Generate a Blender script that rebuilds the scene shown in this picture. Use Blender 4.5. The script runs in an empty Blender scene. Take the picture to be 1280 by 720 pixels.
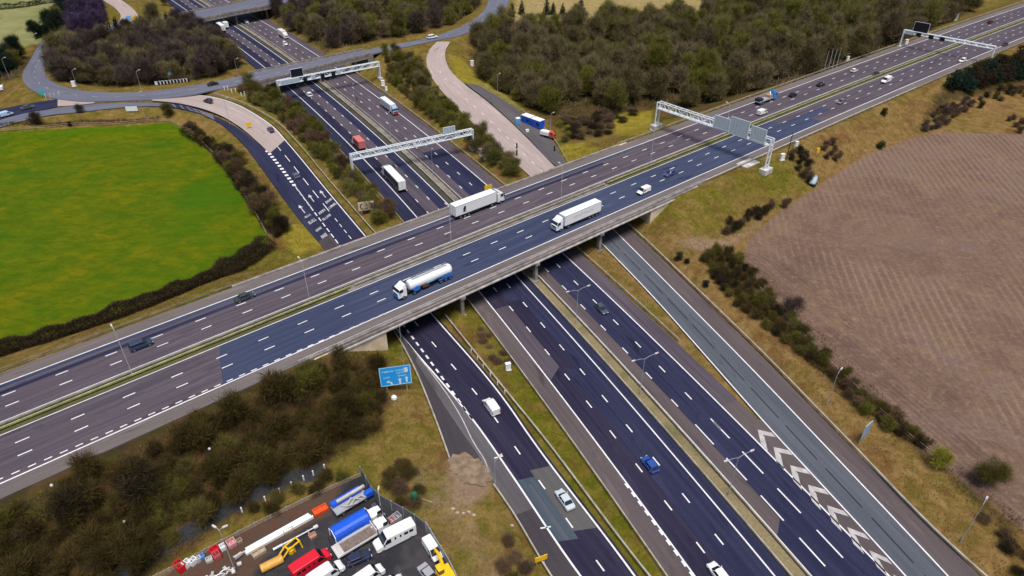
import bpy, math, random
import numpy as np
from mathutils import Vector, Matrix
random.seed(7); rng = np.random.default_rng(7)
S = bpy.context.scene
COL = S.collection
D = bpy.data
PI = math.pi
# ------------------------------------------------------------------ camera model used to survey the photograph
CAM_H, FPX, TH = 97.0, 853.333, math.radians(34.67)
CT, ST = math.cos(TH), math.sin(TH)
def P(px, py, z=0.0):
    X = px-640; Y = 360-py
    dz = Y*CT-FPX*ST; dy = Y*ST+FPX*CT
    t = (CAM_H-z)/-dz
    return np.array([X*t, dy*t])
def proj(x, y, z):
    z -= CAM_H
    k = FPX/(y*CT-z*ST)
    return 640+x*k, 360-(y*ST+z*CT)*k
def W3(p, z=0.0):
    if len(p) > 2: z = p[2]
    w = P(p[0], p[1], z)
    return np.array([w[0], w[1], z])
def T(pts, z=0.0): return np.array([W3(p, z) for p in pts])
def catmull(pts, sub=10):
    """smooth curve through points, chord-length parametrised so uneven spacing does not make it waver"""
    t = np.concatenate([[0], np.cumsum(np.maximum(np.linalg.norm(np.diff(pts[:, :2], axis=0), axis=1), 1e-6))])
    m = np.zeros_like(pts); d = np.diff(pts, axis=0)/np.diff(t)[:, None]; h = np.diff(t)
    m[0], m[-1] = d[0], d[-1]
    for i in range(1, len(pts)-1): m[i] = (d[i-1]*h[i]+d[i]*h[i-1])/(h[i-1]+h[i])
    out = []
    for i in range(len(pts)-1):
        for k in range(sub):
            x = k/sub; out.append((2*x**3-3*x*x+1)*pts[i]+(x**3-2*x*x+x)*h[i]*m[i]+(-2*x**3+3*x*x)*pts[i+1]+(x**3-x*x)*h[i]*m[i+1])
    out.append(pts[-1])
    return np.array(out)
def arclen(p): return np.concatenate([[0], np.cumsum(np.linalg.norm(np.diff(p[:, :2], axis=0), axis=1))])
def resample(p, n=None, step=None):
    s = arclen(p)
    if n is None: n = max(2, int(s[-1]/step)+1)
    q = np.linspace(0, s[-1], n)
    return np.stack([np.interp(q, s, p[:, k]) for k in range(p.shape[1])], 1)
def smooth(pts, z=0.0, step=2.5, n=None): return resample(catmull(T(pts, z)), n=n, step=step)
def normals2(p):
    t = np.gradient(p[:, :2], axis=0); t /= np.linalg.norm(t, axis=1)[:, None]+1e-9
    return np.stack([-t[:, 1], t[:, 0]], 1)
def offset(p, d):
    q = p.copy(); q[:, :2] += normals2(p)*d
    return q
def sub_line(p, a, b):
    s = arclen(p); ss = [a]+[x for x in s if a < x < b]+[b]
    return np.stack([np.interp(ss, s, p[:, k]) for k in range(p.shape[1])], 1)
# a road reference line: offset v (m, left of the direction of travel u) from a fitted curve
class Ref:
    def __init__(self, pairs, z, ang, deg, lo, hi):
        self.e = np.array([math.cos(math.radians(ang)), math.sin(math.radians(ang))]); self.n = np.array([-self.e[1], self.e[0]])
        U, V = [], []
        for pts, off in pairs:
            for p in pts:
                w = P(p[0], p[1], z); U.append(w@self.e); V.append(w@self.n-off)
        self.c = np.polyfit(U, V, deg); self.d = np.polyder(self.c); self.z = z; self.lo, self.hi = lo, hi
    def val(self, u):
        u = np.asarray(u, float); q = np.clip(u, self.lo, self.hi)
        return np.polyval(self.c, q)+(u-q)*np.polyval(self.d, q)
    def slope(self, u): return np.polyval(self.d, np.clip(np.asarray(u, float), self.lo, self.hi))
    def at(self, u, v, z=None):
        s = self.slope(u); k = 1/np.sqrt(1+s*s)
        uu = u-v*s*k; vv = self.val(u)+v*k
        x = uu*self.e[0]+vv*self.n[0]; y = uu*self.e[1]+vv*self.n[1]
        return np.stack([x, y, np.full_like(np.asarray(x, float), self.z if z is None else z)], -1)
    def line(self, v, u0, u1, step=4.0, z=None):
        u = np.linspace(u0, u1, max(2, int(abs(u1-u0)/step)+1)); v = np.broadcast_to(np.asarray(v, float), u.shape) if np.ndim(v) == 0 else np.interp(np.linspace(0, 1, len(u)), np.linspace(0, 1, len(v)), v)
        return self.at(u, v, z)
    def inv(self, x, y):
        w = np.stack([np.asarray(x, float), np.asarray(y, float)], -1); u = w@self.e; v = w@self.n
        s = self.slope(u)
        return u, (v-self.val(u))/np.sqrt(1+s*s)
    def uv(self, px, py): return self.inv(*P(px, py, self.z))
    def ang(self, u):
        s = float(self.slope(u)); t = self.e+s*self.n
        return math.atan2(t[1], t[0])
ZU = 7.0
Nedge = [(0,484),(82,453),(150,425),(200,405),(320,359.5),(400,329),(560,270),(640,240),(808,180),(972,117),(1120,57),(1280,8)]
Sedge = [(0,607),(145,540),(320,455),(480,387),(640,320),(760,268),(952,187),(970,180),(1110,120),(1280,48)]
FU = Ref([(Nedge,13.6),(Sedge,-13.6)], ZU, 40, 3, -15, 480)
Cl = [(291,30),(362,80),(392,102),(482,180),(495,192),(557,252),(660,360),(820,540),(960,705)]
Dl = [(262.5,36),(332,86),(361,110),(437,180),(455,206),(520,271),(595,360),(640,415),(737,540),(800,628),(865,717)]
El = [(307.5,15),(402.5,72.5),(435,95),(532,167),(550,181),(607,230),(750,360),(935,540),(960,567),(1107,720)]
FL = Ref([(Cl,0),(Dl,11.3),(El,-16.2)], 0.0, 115, 4, 38, 440)

# ------------------------------------------------------------------ materials
MATS = {}
def nodes_of(name):
    m = D.materials.new(name); m.use_nodes = True
    nt = m.node_tree; b = nt.nodes['Principled BSDF']
    return m, nt, b
def L(nt, a, b): nt.links.new(a, b)
def plain(name, col, rough=.5, metal=0.0, spec=.5, var=.0, scale=3.0, emit=None):
    if name in MATS: return MATS[name]
    m, nt, b = nodes_of(name)
    b.inputs['Base Color'].default_value = (*col, 1); b.inputs['Roughness'].default_value = rough; b.inputs['Metallic'].default_value = metal
    b.inputs['Specular IOR Level'].default_value = spec
    if var:
        n = nt.nodes.new('ShaderNodeTexNoise'); n.inputs['Scale'].default_value = scale; n.inputs['Detail'].default_value = 6
        tc = nt.nodes.new('ShaderNodeTexCoord'); L(nt, tc.outputs['Object'], n.inputs['Vector'])
        mx = nt.nodes.new('ShaderNodeMix'); mx.data_type = 'RGBA'
        mr = nt.nodes.new('ShaderNodeMapRange'); mr.inputs[1].default_value = .35; mr.inputs[2].default_value = .65
        L(nt, n.outputs['Fac'], mr.inputs[0]); L(nt, mr.outputs[0], mx.inputs['Factor'])
        mx.inputs[6].default_value = (*[c*(1-var) for c in col], 1); mx.inputs[7].default_value = (*[min(1, c*(1+var)) for c in col], 1)
        L(nt, mx.outputs[2], b.inputs['Base Color'])
    MATS[name] = m
    return m
def ramp_mix(nt, fac, a, b):
    mx = nt.nodes.new('ShaderNodeMix'); mx.data_type = 'RGBA'
    if hasattr(fac, 'links') or not isinstance(fac, (int, float)): L(nt, fac, mx.inputs['Factor'])
    else: mx.inputs['Factor'].default_value = fac
    for s, i in ((a, 6), (b, 7)):
        if isinstance(s, tuple): mx.inputs[i].default_value = (*s, 1)
        else: L(nt, s, mx.inputs[i])
    return mx.outputs[2]
def noise(nt, vec, scale, detail=4, dist=0.0, lo=.35, hi=.65, rough=.5):
    n = nt.nodes.new('ShaderNodeTexNoise'); n.inputs['Scale'].default_value = scale; n.inputs['Detail'].default_value = detail; n.inputs['Distortion'].default_value = dist; n.inputs['Roughness'].default_value = rough
    L(nt, vec, n.inputs['Vector'])
    mr = nt.nodes.new('ShaderNodeMapRange'); mr.inputs[1].default_value = lo; mr.inputs[2].default_value = hi
    L(nt, n.outputs['Fac'], mr.inputs[0])
    return mr.outputs[0]
def mapping(nt, vec, scale=(1,1,1), rot=(0,0,0)):
    mp = nt.nodes.new('ShaderNodeMapping'); mp.inputs['Scale'].default_value = scale; mp.inputs['Rotation'].default_value = rot
    L(nt, vec, mp.inputs['Vector'])
    return mp.outputs[0]
def math_(nt, op, a, b=None, clamp=False):
    n = nt.nodes.new('ShaderNodeMath'); n.operation = op; n.use_clamp = clamp
    for i, s in enumerate((a, b)):
        if s is None: continue
        if isinstance(s, (int, float)): n.inputs[i].default_value = s
        else: L(nt, s, n.inputs[i])
    return n.outputs[0]
def asphalt(name, c1, c2, streak=.5, rough=.75, crack=0.0, joint=0.0):
    """worn road surface: UV is metres along / across the lane"""
    m, nt, b = nodes_of(name)
    uv = nt.nodes.new('ShaderNodeUVMap').outputs[0]
    big = noise(nt, mapping(nt, uv, (.035, .12, 1)), 1.0, 5, .4)
    st = noise(nt, mapping(nt, uv, (.03, 1.1, 1)), 1.0, 3, 0, .38, .62)
    col = ramp_mix(nt, math_(nt, 'ADD', math_(nt, 'MULTIPLY', big, 1-streak), math_(nt, 'MULTIPLY', st, streak)), c1, c2)
    fine = noise(nt, uv, 2.3, 5, 0, .3, .7, .7)
    col = ramp_mix(nt, math_(nt, 'MULTIPLY', fine, .3), col, tuple(x*.55 for x in c1))
    blot = noise(nt, mapping(nt, uv, (.05, .35, 1)), 1.0, 6, 1.2, .60, .72)
    col = ramp_mix(nt, math_(nt, 'MULTIPLY', blot, .38), col, tuple(min(1, x*1.5) for x in c2))
    drk = noise(nt, mapping(nt, uv, (.09, .5, 2)), 1.0, 6, .8, .62, .74)
    col = ramp_mix(nt, math_(nt, 'MULTIPLY', drk, .65), col, tuple(x*.5 for x in c1))
    if joint:
        w = nt.nodes.new('ShaderNodeTexBrick'); w.offset = 0; w.inputs['Scale'].default_value = 1; w.inputs['Brick Width'].default_value = joint; w.inputs['Row Height'].default_value = 3.6
        w.inputs['Mortar Size'].default_value = .05; w.inputs['Color1'].default_value = w.inputs['Color2'].default_value = (0,0,0,1); w.inputs['Mortar'].default_value = (1,1,1,1)
        L(nt, uv, w.inputs['Vector'])
        col = ramp_mix(nt, math_(nt, 'MULTIPLY', w.outputs['Color'], .45), col, tuple(x*.45 for x in c1))
    L(nt, col, b.inputs['Base Color']); b.inputs['Roughness'].default_value = rough; b.inputs['Specular IOR Level'].default_value = .12
    bp = nt.nodes.new('ShaderNodeBump'); bp.inputs['Strength'].default_value = .25; bp.inputs['Distance'].default_value = .02
    L(nt, noise(nt, uv, 9, 3), bp.inputs['Height']); L(nt, bp.outputs[0], b.inputs['Normal'])
    MATS[name] = m
    return m
A_BLUE = asphalt('asphalt_blue', (.018,.020,.050), (.036,.038,.080), .65)
A_UBLUE = asphalt('asphalt_bright_blue', (.036,.046,.094), (.064,.078,.134), .7)
A_DEEP = asphalt('asphalt_dark', (.018,.016,.038), (.038,.034,.064), .65)
A_PURP = asphalt('asphalt_purple_grey', (.068,.056,.074), (.125,.101,.118), .7)
A_GREY = asphalt('asphalt_blue_grey', (.078,.086,.104), (.118,.128,.150), .55, crack=1)
A_BROWN = asphalt('asphalt_brown', (.088,.068,.072), (.130,.104,.104), .5)
A_SHOUL = asphalt('asphalt_shoulder', (.130,.108,.106), (.185,.156,.150), .5)
A_TEAL = asphalt('asphalt_teal_patch', (.050,.068,.090), (.082,.105,.125), .7)
A_OLIVE = asphalt('asphalt_olive_patch', (.092,.088,.088), (.125,.118,.112), .6)
A_LAYBY = asphalt('asphalt_dirty', (.048,.042,.050), (.085,.072,.076), .3)
A_RND = asphalt('asphalt_roundabout', (.120,.122,.165), (.165,.168,.210), .5)
CONC = asphalt('concrete_road', (.36,.285,.265), (.46,.375,.345), .45, joint=9)
A_BAY = asphalt('asphalt_lay_by_grey', (.085,.078,.085), (.135,.122,.128), .4)
YARD = asphalt('yard_asphalt', (.022,.022,.028), (.045,.042,.048), .2)
def paint(name, col, wear=.5):
    m, nt, b = nodes_of(name)
    tc = nt.nodes.new('ShaderNodeNewGeometry').outputs['Position']
    w = noise(nt, tc, .9, 6, .3, .35, .75)
    col2 = ramp_mix(nt, math_(nt, 'MULTIPLY', w, wear), col, tuple(x*.45 for x in col))
    L(nt, col2, b.inputs['Base Color']); b.inputs['Roughness'].default_value = .6
    MATS[name] = m
    return m
WHITE = paint('road_paint_white', (.80,.78,.78), .45)
WORN = paint('road_paint_worn', (.50,.47,.47), .7)
def crown_mat(name, c1, c2, c3):
    m, nt, b = nodes_of(name)
    oi = nt.nodes.new('ShaderNodeObjectInfo'); tc = nt.nodes.new('ShaderNodeNewGeometry').outputs['Position']
    n = noise(nt, tc, .55, 4, .3, .35, .65)
    c = ramp_mix(nt, n, c1, c2)
    c = ramp_mix(nt, math_(nt, 'MULTIPLY', oi.outputs['Random'], .85), c, c3)
    hs = nt.nodes.new('ShaderNodeHueSaturation'); L(nt, c, hs.inputs['Color'])
    L(nt, math_(nt, 'ADD', math_(nt, 'MULTIPLY', math_(nt, 'FRACT', math_(nt, 'MULTIPLY', oi.outputs['Random'], 17.3)), .55), .68), hs.inputs['Value'])
    L(nt, hs.outputs[0], b.inputs['Base Color']); b.inputs['Roughness'].default_value = .85; b.inputs['Specular IOR Level'].default_value = .1
    MATS[name] = m
    return m
M_WOOD = crown_mat('twigs_olive_brown', (.150,.116,.056), (.128,.118,.032), (.178,.136,.082))
M_WOODG = crown_mat('twigs_mossy_green', (.120,.128,.018), (.165,.160,.020), (.150,.130,.050))
M_PURP = crown_mat('twigs_purple_brown', (.088,.058,.058), (.108,.080,.064), (.070,.058,.042))
M_SCRUB = crown_mat('scrub_twigs', (.060,.036,.015), (.048,.045,.008), (.080,.054,.016))
M_BUSH = crown_mat('bush_leaves', (.088,.095,.013), (.125,.115,.016), (.110,.082,.026))
M_EVER = crown_mat('evergreen_leaves', (.011,.027,.022), (.016,.034,.024), (.026,.034,.016))
M_BRAMB = crown_mat('bramble', (.125,.070,.045), (.090,.060,.045), (.14,.092,.045))
M_HEDGE = crown_mat('hedge_twigs', (.030,.021,.015), (.034,.029,.009), (.042,.028,.016))
M_GREENB = crown_mat('bright_bush', (.20,.205,.018), (.25,.22,.03), (.16,.165,.03))
M_BRACK = crown_mat('bracken', (.200,.115,.040), (.130,.115,.016), (.16,.09,.035))
M_BLUET = crown_mat('blue_violet_wood', (.060,.040,.095), (.080,.050,.092), (.06,.048,.070))
M_BARK = plain('bark', (.085,.066,.05), .9, var=.4)
M_PALEB = plain('pale_bark', (.32,.26,.22), .9, var=.3)
GALV = plain('galvanised_steel', (.50,.52,.55), .5, .35, var=.15, scale=1.5)
GANT = plain('pale_painted_steel', (.74,.79,.82), .45, .15, var=.1)
RAIL = plain('barrier_steel', (.40,.36,.29), .55, .25, var=.25, scale=.6)
RAILG = plain('barrier_lichen', (.31,.31,.13), .7, .1, var=.25, scale=.6)
CONCW = plain('concrete_wall', (.66,.53,.38), .85, var=.22, scale=.35)
CONCG = plain('concrete_grey', (.23,.205,.195), .85, var=.3, scale=.5)
CONCL = plain('concrete_pale', (.52,.48,.46), .85, var=.25, scale=.5)
BLACK = plain('black_panel', (.008,.008,.016), .4)
DARKM = plain('dark_metal', (.03,.03,.035), .5, .3)
TYRE = plain('tyre_rubber', (.012,.012,.013), .85)
HUB = plain('wheel_hub', (.35,.35,.37), .35, .7)
GLASS = plain('vehicle_glass', (.012,.016,.024), .08, 0, .8)
CHASS = plain('chassis_black', (.018,.018,.022), .6)
LAMPW = plain('headlight_glass', (.75,.77,.80), .15)
LAMPR = plain('tail_light_red', (.45,.02,.02), .25)
SIGNB = plain('sign_blue', (.012,.36,.90), .5)
SIGNW = plain('sign_white', (.80,.86,.90), .4)
SIGNBACK = plain('sign_back_grey', (.50,.60,.68), .5, .2, var=.12)
YEL = plain('yellow_paint', (.85,.50,.01), .4, var=.1)
BLUEP = plain('blue_paint', (.012,.10,.62), .4, var=.12)
REDP = plain('red_paint', (.62,.012,.02), .35, var=.08)
ORANGE = plain('orange_plastic', (.85,.10,.02), .45, var=.1)
WHITEP = plain('white_panel', (.82,.82,.82), .4, var=.05)
GREYP = plain('grey_panel', (.33,.34,.37), .5, var=.15)
GREENP = plain('green_plastic', (.010,.12,.055), .6, var=.3)
TIMBER = plain('weathered_timber', (.30,.23,.16), .9, var=.25)
RUST = plain('rusty_steel', (.16,.05,.03), .8, var=.4)

# ------------------------------------------------------------------ mesh building
class MB:
    def __init__(self): self.v = []; self.f = []; self.uv = []
    def add(self, vs, fs):
        o = len(self.v); self.v += [tuple(map(float, p)) for p in vs]; self.f += [tuple(i+o for i in f) for f in fs]
        return self
    def box(self, cx, cy, cz, sx, sy, sz, rz=0.0, ry=0.0):
        c, s = math.cos(rz), math.sin(rz); q = []
        for z in (-.5, .5):
            for x, y in ((-.5,-.5),(.5,-.5),(.5,.5),(-.5,.5)):
                X, Y, Z = x*sx, y*sy, z*sz
                if ry: X, Z = X*math.cos(ry)+Z*math.sin(ry), -X*math.sin(ry)+Z*math.cos(ry)
                q.append((cx+X*c-Y*s, cy+X*s+Y*c, cz+Z))
        return self.add(q, [(0,3,2,1),(4,5,6,7),(0,1,5,4),(1,2,6,5),(2,3,7,6),(3,0,4,7)])
    def tube(self, pts, r, n=6, cap=True):
        pts = [Vector(p) for p in pts]; rs = r if isinstance(r, (list, tuple)) else [r]*len(pts)
        rings = []
        for i, p in enumerate(pts):
            t = (pts[min(i+1, len(pts)-1)]-pts[max(i-1, 0)])
            t = t.normalized() if t.length > 1e-9 else Vector((0,0,1))
            a = t.cross(Vector((0,0,1)) if abs(t.z) < .9 else Vector((1,0,0))).normalized(); b = t.cross(a)
            rings.append([p+(a*math.cos(2*PI*k/n)+b*math.sin(2*PI*k/n))*rs[i] for k in range(n)])
        return self.loft(rings, cap)
    def loft(self, rings, cap=True):
        n = len(rings[0]); vs = [p for r in rings for p in r]; fs = []
        for i in range(len(rings)-1):
            for k in range(n):
                a = i*n+k; b = i*n+(k+1) % n
                fs.append((a, b, b+n, a+n))
        if cap: fs += [tuple(range(n-1, -1, -1)), tuple((len(rings)-1)*n+k for k in range(n))]
        return self.add(vs, fs)
    def prism(self, poly, z0, z1):
        n = len(poly)
        return self.add([(x, y, z0) for x, y in poly]+[(x, y, z1) for x, y in poly],
                        [tuple(range(n-1, -1, -1)), tuple(range(n, 2*n))]+[(k, (k+1) % n, n+(k+1) % n, n+k) for k in range(n)])
    def profile(self, poly, y0, y1):
        """side profile (x,z) extruded across y"""
        n = len(poly)
        return self.add([(x, y0, z) for x, z in poly]+[(x, y1, z) for x, z in poly],
                        [tuple(range(n)), tuple(range(2*n-1, n-1, -1))]+[(k, n+k, n+(k+1) % n, (k+1) % n) for k in range(n)])
    def wheel(self, x, y, z, r, w):
        n = 14; R = []
        for yy, rr in ((-w/2, r*.8), (-w/2, r*.97), (-w/2+.03, r), (w/2-.03, r), (w/2, r*.97), (w/2, r*.8)):
            R.append([(x+rr*math.cos(2*PI*k/n), y+yy, z+rr*math.sin(2*PI*k/n)) for k in range(n)])
        return self.loft(R)
    def strip(self, A, B, dz=0.0, s0=0.0, width=None):
        o = len(self.v); n = len(A); s = arclen((A+B)/2)
        for i in range(n):
            self.v += [(A[i][0], A[i][1], A[i][2]+dz), (B[i][0], B[i][1], B[i][2]+dz)]
        self._uv = getattr(self, '_uv', {})
        for i in range(n):
            w = float(np.linalg.norm(A[i][:2]-B[i][:2]))
            self._uv[o+2*i] = (s[i]+s0, 0.0); self._uv[o+2*i+1] = (s[i]+s0, w)
        for i in range(n-1): self.f.append((o+2*i, o+2*i+1, o+2*i+3, o+2*i+2))
        return self
    def mesh(self, name, mat=None, smooth=False, uv=None):
        me = D.meshes.new(name); me.from_pydata(self.v, [], self.f); me.update()
        if hasattr(self, '_uv'):
            lay = me.uv_layers.new(name='UVMap'); li = np.empty(len(me.loops), np.int32); me.loops.foreach_get('vertex_index', li)
            arr = np.array([self._uv.get(i, (0, 0)) for i in range(len(self.v))], np.float32)
            lay.data.foreach_set('uv', arr[li].ravel())
        if mat: me.materials.append(mat)
        else: me.materials.append(None)
        if smooth: me.polygons.foreach_set('use_smooth', [True]*len(me.polygons))
        return me
    def obj(self, name, mat, parent=None, smooth=False):
        return link(name, self.mesh(name, mat, smooth), None, parent)
def link(name, me, mat=None, parent=None, loc=None, rz=None):
    o = D.objects.new(name, me); COL.objects.link(o)
    if parent: o.parent = parent
    if mat:
        o.material_slots[0].link = 'OBJECT'; o.material_slots[0].material = mat
    if loc is not None: o.location = loc
    if rz is not None: o.rotation_euler = (0, 0, rz)
    return o
def thing(name, label, cat, loc=(0,0,0), rz=0.0, group=None):
    o = D.objects.new(name, None); COL.objects.link(o); o.location = loc; o.rotation_euler = (0, 0, rz)
    o.empty_display_size = .3; tag(o, label, cat, group)
    return o
def tag(o, label, cat, group=None):
    o['label'] = label; o['category'] = cat
    if group: o['group'] = group
    return o
def structure(o, label, cat=None):
    o['kind'] = 'structure'; o['label'] = label; o['category'] = cat or o.name.split('.')[0].replace('_', ' ')
    return o
CACHE = {}
def cached(key, fn):
    if key not in CACHE: CACHE[key] = fn()
    return CACHE[key]
def clone(root, loc, rz=None, label=None, scale=None):
    c = root.copy(); COL.objects.link(c); c.location = loc
    if rz is not None: c.rotation_euler = (0, 0, rz)
    if scale is not None: c.scale = scale if isinstance(scale, (tuple, list)) else (scale,)*3
    if label: c['label'] = label
    for ch in list(root.children):
        d = ch.copy(); COL.objects.link(d); d.parent = c
        for g in ch.children:
            h = g.copy(); COL.objects.link(h); h.parent = d
    return c
# ------------------------------------------------------------------ roads: survey lines
SAMP = []          # (x, y, half width, z) used to shape the ground
def samples(A, B, keep=None, step=3.0):
    n = max(2, int(max(arclen(A)[-1], arclen(B)[-1])/step)); a = resample(A, n=n); b = resample(B, n=n)
    for p, q in zip(a, b):
        c = (p+q)/2
        if keep is None or keep(c[0], c[1]):
            SAMP.append((c[0], c[1], np.linalg.norm(p[:2]-q[:2])/2, c[2]))
def ribbon(mb, A, B, dz=0.0, n=None, skirt=0.0, step=3.0):
    n = n or max(2, int(max(arclen(A)[-1], arclen(B)[-1])/step)); a = resample(A, n=n); b = resample(B, n=n)
    mb.strip(a, b, dz)
    if skirt:
        lo = np.array([0, 0, skirt]); mb.strip(a-lo, a, dz); mb.strip(b, b-lo, dz)
    return mb
def mark(mb, line, width=.28, dz=.02):
    mb.strip(offset(line, width/2), offset(line, -width/2), dz)
def dashes(mb, line, on, off, phase=0.0, width=.24, dz=.02, a=None, b=None):
    s = arclen(line)[-1]; x = (a if a is not None else 0.0)+phase; e = b if b is not None else s
    while x+on < e:
        if x >= 0: mark(mb, sub_line(line, x, x+on), width, dz)
        x += on+off
def dash_ref(mb, ref, v, u0, u1, centre, pitch, on=2.2, width=.25, dz=.02):
    k = math.ceil((u0-centre)/pitch)
    while centre+k*pitch < u1:
        u = centre+k*pitch; vv = v(u) if callable(v) else v
        mark(mb, ref.line(vv, u-on/2, u+on/2, 1.0), width, dz); k += 1

U0, U1 = -75, 640
up = structure(ribbon(MB(), FU.line(17.4, U0, U1), FU.line(-17.4, U0, U1), 0, skirt=.5).obj('upper_motorway', A_SHOUL), 'grey upper motorway crossing the picture on the embankment and bridge', 'motorway')
def child_ribbon(parent, name, mat, A, B, dz, step=3.0):
    return ribbon(MB(), A, B, dz, step=step).obj(name, mat, parent)
child_ribbon(up, 'carriageway', A_PURP, FU.line(13.7, U0, U1), FU.line(1.9, U0, U1), .008)
child_ribbon(up, 'carriageway', A_PURP, FU.line(-1.5, U0, U1), FU.line(-13.9, U0, U1), .008)
child_ribbon(up, 'new_surface', A_UBLUE, FU.line(-1.6, 24, 222), FU.line(-5.4, 22.5, 222), .012)
child_ribbon(up, 'new_surface', A_UBLUE, FU.line(-5.4, 22.5, 250), FU.line(-9.0, 21.5, 250), .012)
child_ribbon(up, 'new_surface', A_UBLUE, FU.line(-9.0, 21.5, 236), FU.line(-14.1, 20, 236), .012)
for v0, v1, u0, u1 in ((13.4, 12.4, U0, 170), (11.4, 10.3, U0, 150)):
    child_ribbon(up, 'worn_track', A_UBLUE if v0 > 12 else A_BLUE, FU.line(v0, u0, u1), FU.line(v1, u0, u1), .011)
m = MB()
for v in (13.7, 2.1, -1.6): mark(m, FU.line(v, U0, U1), .26 if v > 10 else .18)
mark(m, FU.line(-13.9, U0, U1), .28)
mark(m, FU.line(-17.0, 52, 300), .12)
for v, c in ((9.8, -12), (6.2, -12)): dash_ref(m, FU, v, U0, 560, c, 9.0)
for v, c in ((-5.3, -3.4), (-8.95, -3.6)): dash_ref(m, FU, v, U0, 560, c, 8.8)
dash_ref(m, FU, lambda u: -13.75+.95*max(0, (50-u)/66), U0, 56, 0, 2.4, 1.2, .26)
m.obj('lane_marking', WHITE, up)
MEDG = None
# central reserve of the upper road
def ground_like(): return None

LU0, LU1 = -45, 640
lo_ = structure(ribbon(MB(), FL.line(15.3, LU0, LU1), FL.line(-20.3, LU0, LU1), 0, skirt=.4).obj('lower_motorway', A_BROWN), 'blue lower motorway running away under the bridge', 'motorway')
child_ribbon(lo_, 'shoulder', A_BLUE, FL.line(15.3, 148, LU1), FL.line(11.2, 148, LU1), .008)
child_ribbon(lo_, 'carriageway', A_DEEP, FL.line(11.4, LU0, LU1), FL.line(6.2, LU0, LU1), .008)
child_ribbon(lo_, 'carriageway', A_BLUE, FL.line(6.6, LU0, LU1), FL.line(-2.0, LU0, LU1), .012)
child_ribbon(lo_, 'carriageway', A_PURP, FL.line(7.6, 150, LU1), FL.line(3.4, 140, LU1), .016)
child_ribbon(lo_, 'surface_patch', A_DEEP, FL.line(7.4, 96, 122), FL.line(3.7, 93, 122), .016)
child_ribbon(lo_, 'surface_patch', A_PURP, FL.line(11.2, 93, 121), FL.line(7.4, 96, 121), .016)
child_ribbon(lo_, 'carriageway', A_BLUE, FL.line(-8.1, LU0, LU1), FL.line(-16.4, LU0, LU1), .008)
child_ribbon(lo_, 'surface_patch', A_PURP, FL.line(-5.0, 140, LU1), FL.line(-16.1, 140, LU1), .012)
child_ribbon(lo_, 'surface_patch', A_BLUE, FL.line(-8.2, 142, 215), FL.line(-16.1, 142, 215), .016)
child_ribbon(lo_, 'surface_patch', A_BLUE, FL.line(-5.2, LU0, 44), FL.line(-8.6, LU0, 47), .016)
child_ribbon(lo_, 'shoulder', A_PURP, FL.line(-16.3, 72, LU1), FL.line(-20.3, 72, LU1), .012)
m = MB()
mark(m, FL.line(0.0, LU0, LU1), .27); mark(m, FL.line(11.35, LU0, LU1), .27); mark(m, FL.line(-16.25, LU0, LU1), .28); mark(m, FL.line(-5.25, LU0, LU1), .16)
for v, c in ((7.45, 2.5), (3.75, 2.5)): dash_ref(m, FL, v, LU0, 560, c, 9.0)
for v, c in ((-8.3, 4.5), (-12.05, 5)): dash_ref(m, FL, v, 68, 560, c, 9.0)
for v, c in ((-8.4, 58), (-12.1, 58)): dash_ref(m, FL, v, LU0, 70, c, 9.2, 5.6, .26)
dash_ref(m, FL, 11.65, LU0, 64, 0, 2.1, 1.1, .34)
m.obj('lane_marking', WHITE, lo_)

# --- west slip road: dark through lanes, then pale concrete up to the roundabout, with a separate left lane
wR = smooth([(845,790),(805,735),(792,717),(659,540),(640,512),(537.5,389),(457,295),(409,238,.4),(361,180,1.8),(340,157,2.8),(318,142,3.8),(290,128,4.8),(265,121,5.6),(240,118.5,6.3),(215,119,6.75),(190,121,6.9)])
wM = smooth([(775,790),(737,736),(725,720),(640,595),(602,540),(495,411),(424,306),(395,268,.2),(365,228,.8),(345,202,1.4),(333,188,1.8),(318,174,2.4),(296,156,3.4),(275,144,4.3),(250,135,5.5),(225,129.5,6.3),(205,127,6.75),(190,126,6.9)])
wL = smooth([(600,604),(581,597),(566,580),(555,556),(550,540),(492,414),(430,340),(405,310),(375,275,.2),(350,242,.7),(325,207,1.5),(305,181,2.4),(290,166,3.2),(270,151,4.2),(245,140,5.5),(220,134.5,6.4),(190,132.5,6.7),(150,134.5,6.7),(100,140,6.7),(62,144,6.7),(0,159,6.7),(-30,168,6.7)])
wM2 = smooth([(604,600),(609,590),(606,578),(592,556),(577,525),(495,411),(424,306),(395,268,.2),(365,228,.8),(345,202,1.4),(333,188,1.8),(318,176,2.4),(296,159,3.4),(275,148,4.3),(250,138,5.5),(225,131,6.3),(190,128.5,6.7),(150,128.5,6.7),(100,131.5,6.7),(60,137,6.7),(22,143,6.7),(0,150,6.7),(-30,159,6.7)])
ws = structure(ribbon(MB(), wM, offset(wR, -.5), 0, skirt=.5, n=170).obj('west_slip_road', A_DEEP), 'two lane slip road left of the lower motorway climbing to the roundabout', 'slip road')
n_ = 170; A_ = resample(wM, n=n_); B_ = resample(wR, n=n_); MID_ = (A_+B_)/2
iC = int(np.argmin([abs(proj(*p)[1]-184) for p in MID_]))
child_ribbon(ws, 'concrete_surface', CONC, A_[iC:], B_[iC:], .05, step=1.5)
iB = int(np.argmin([abs(proj(*p)[1]-300) for p in MID_]))
child_ribbon(ws, 'surface_patch', A_BLUE, A_[iB:iC+1], B_[iB:iC+1], .008)
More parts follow.
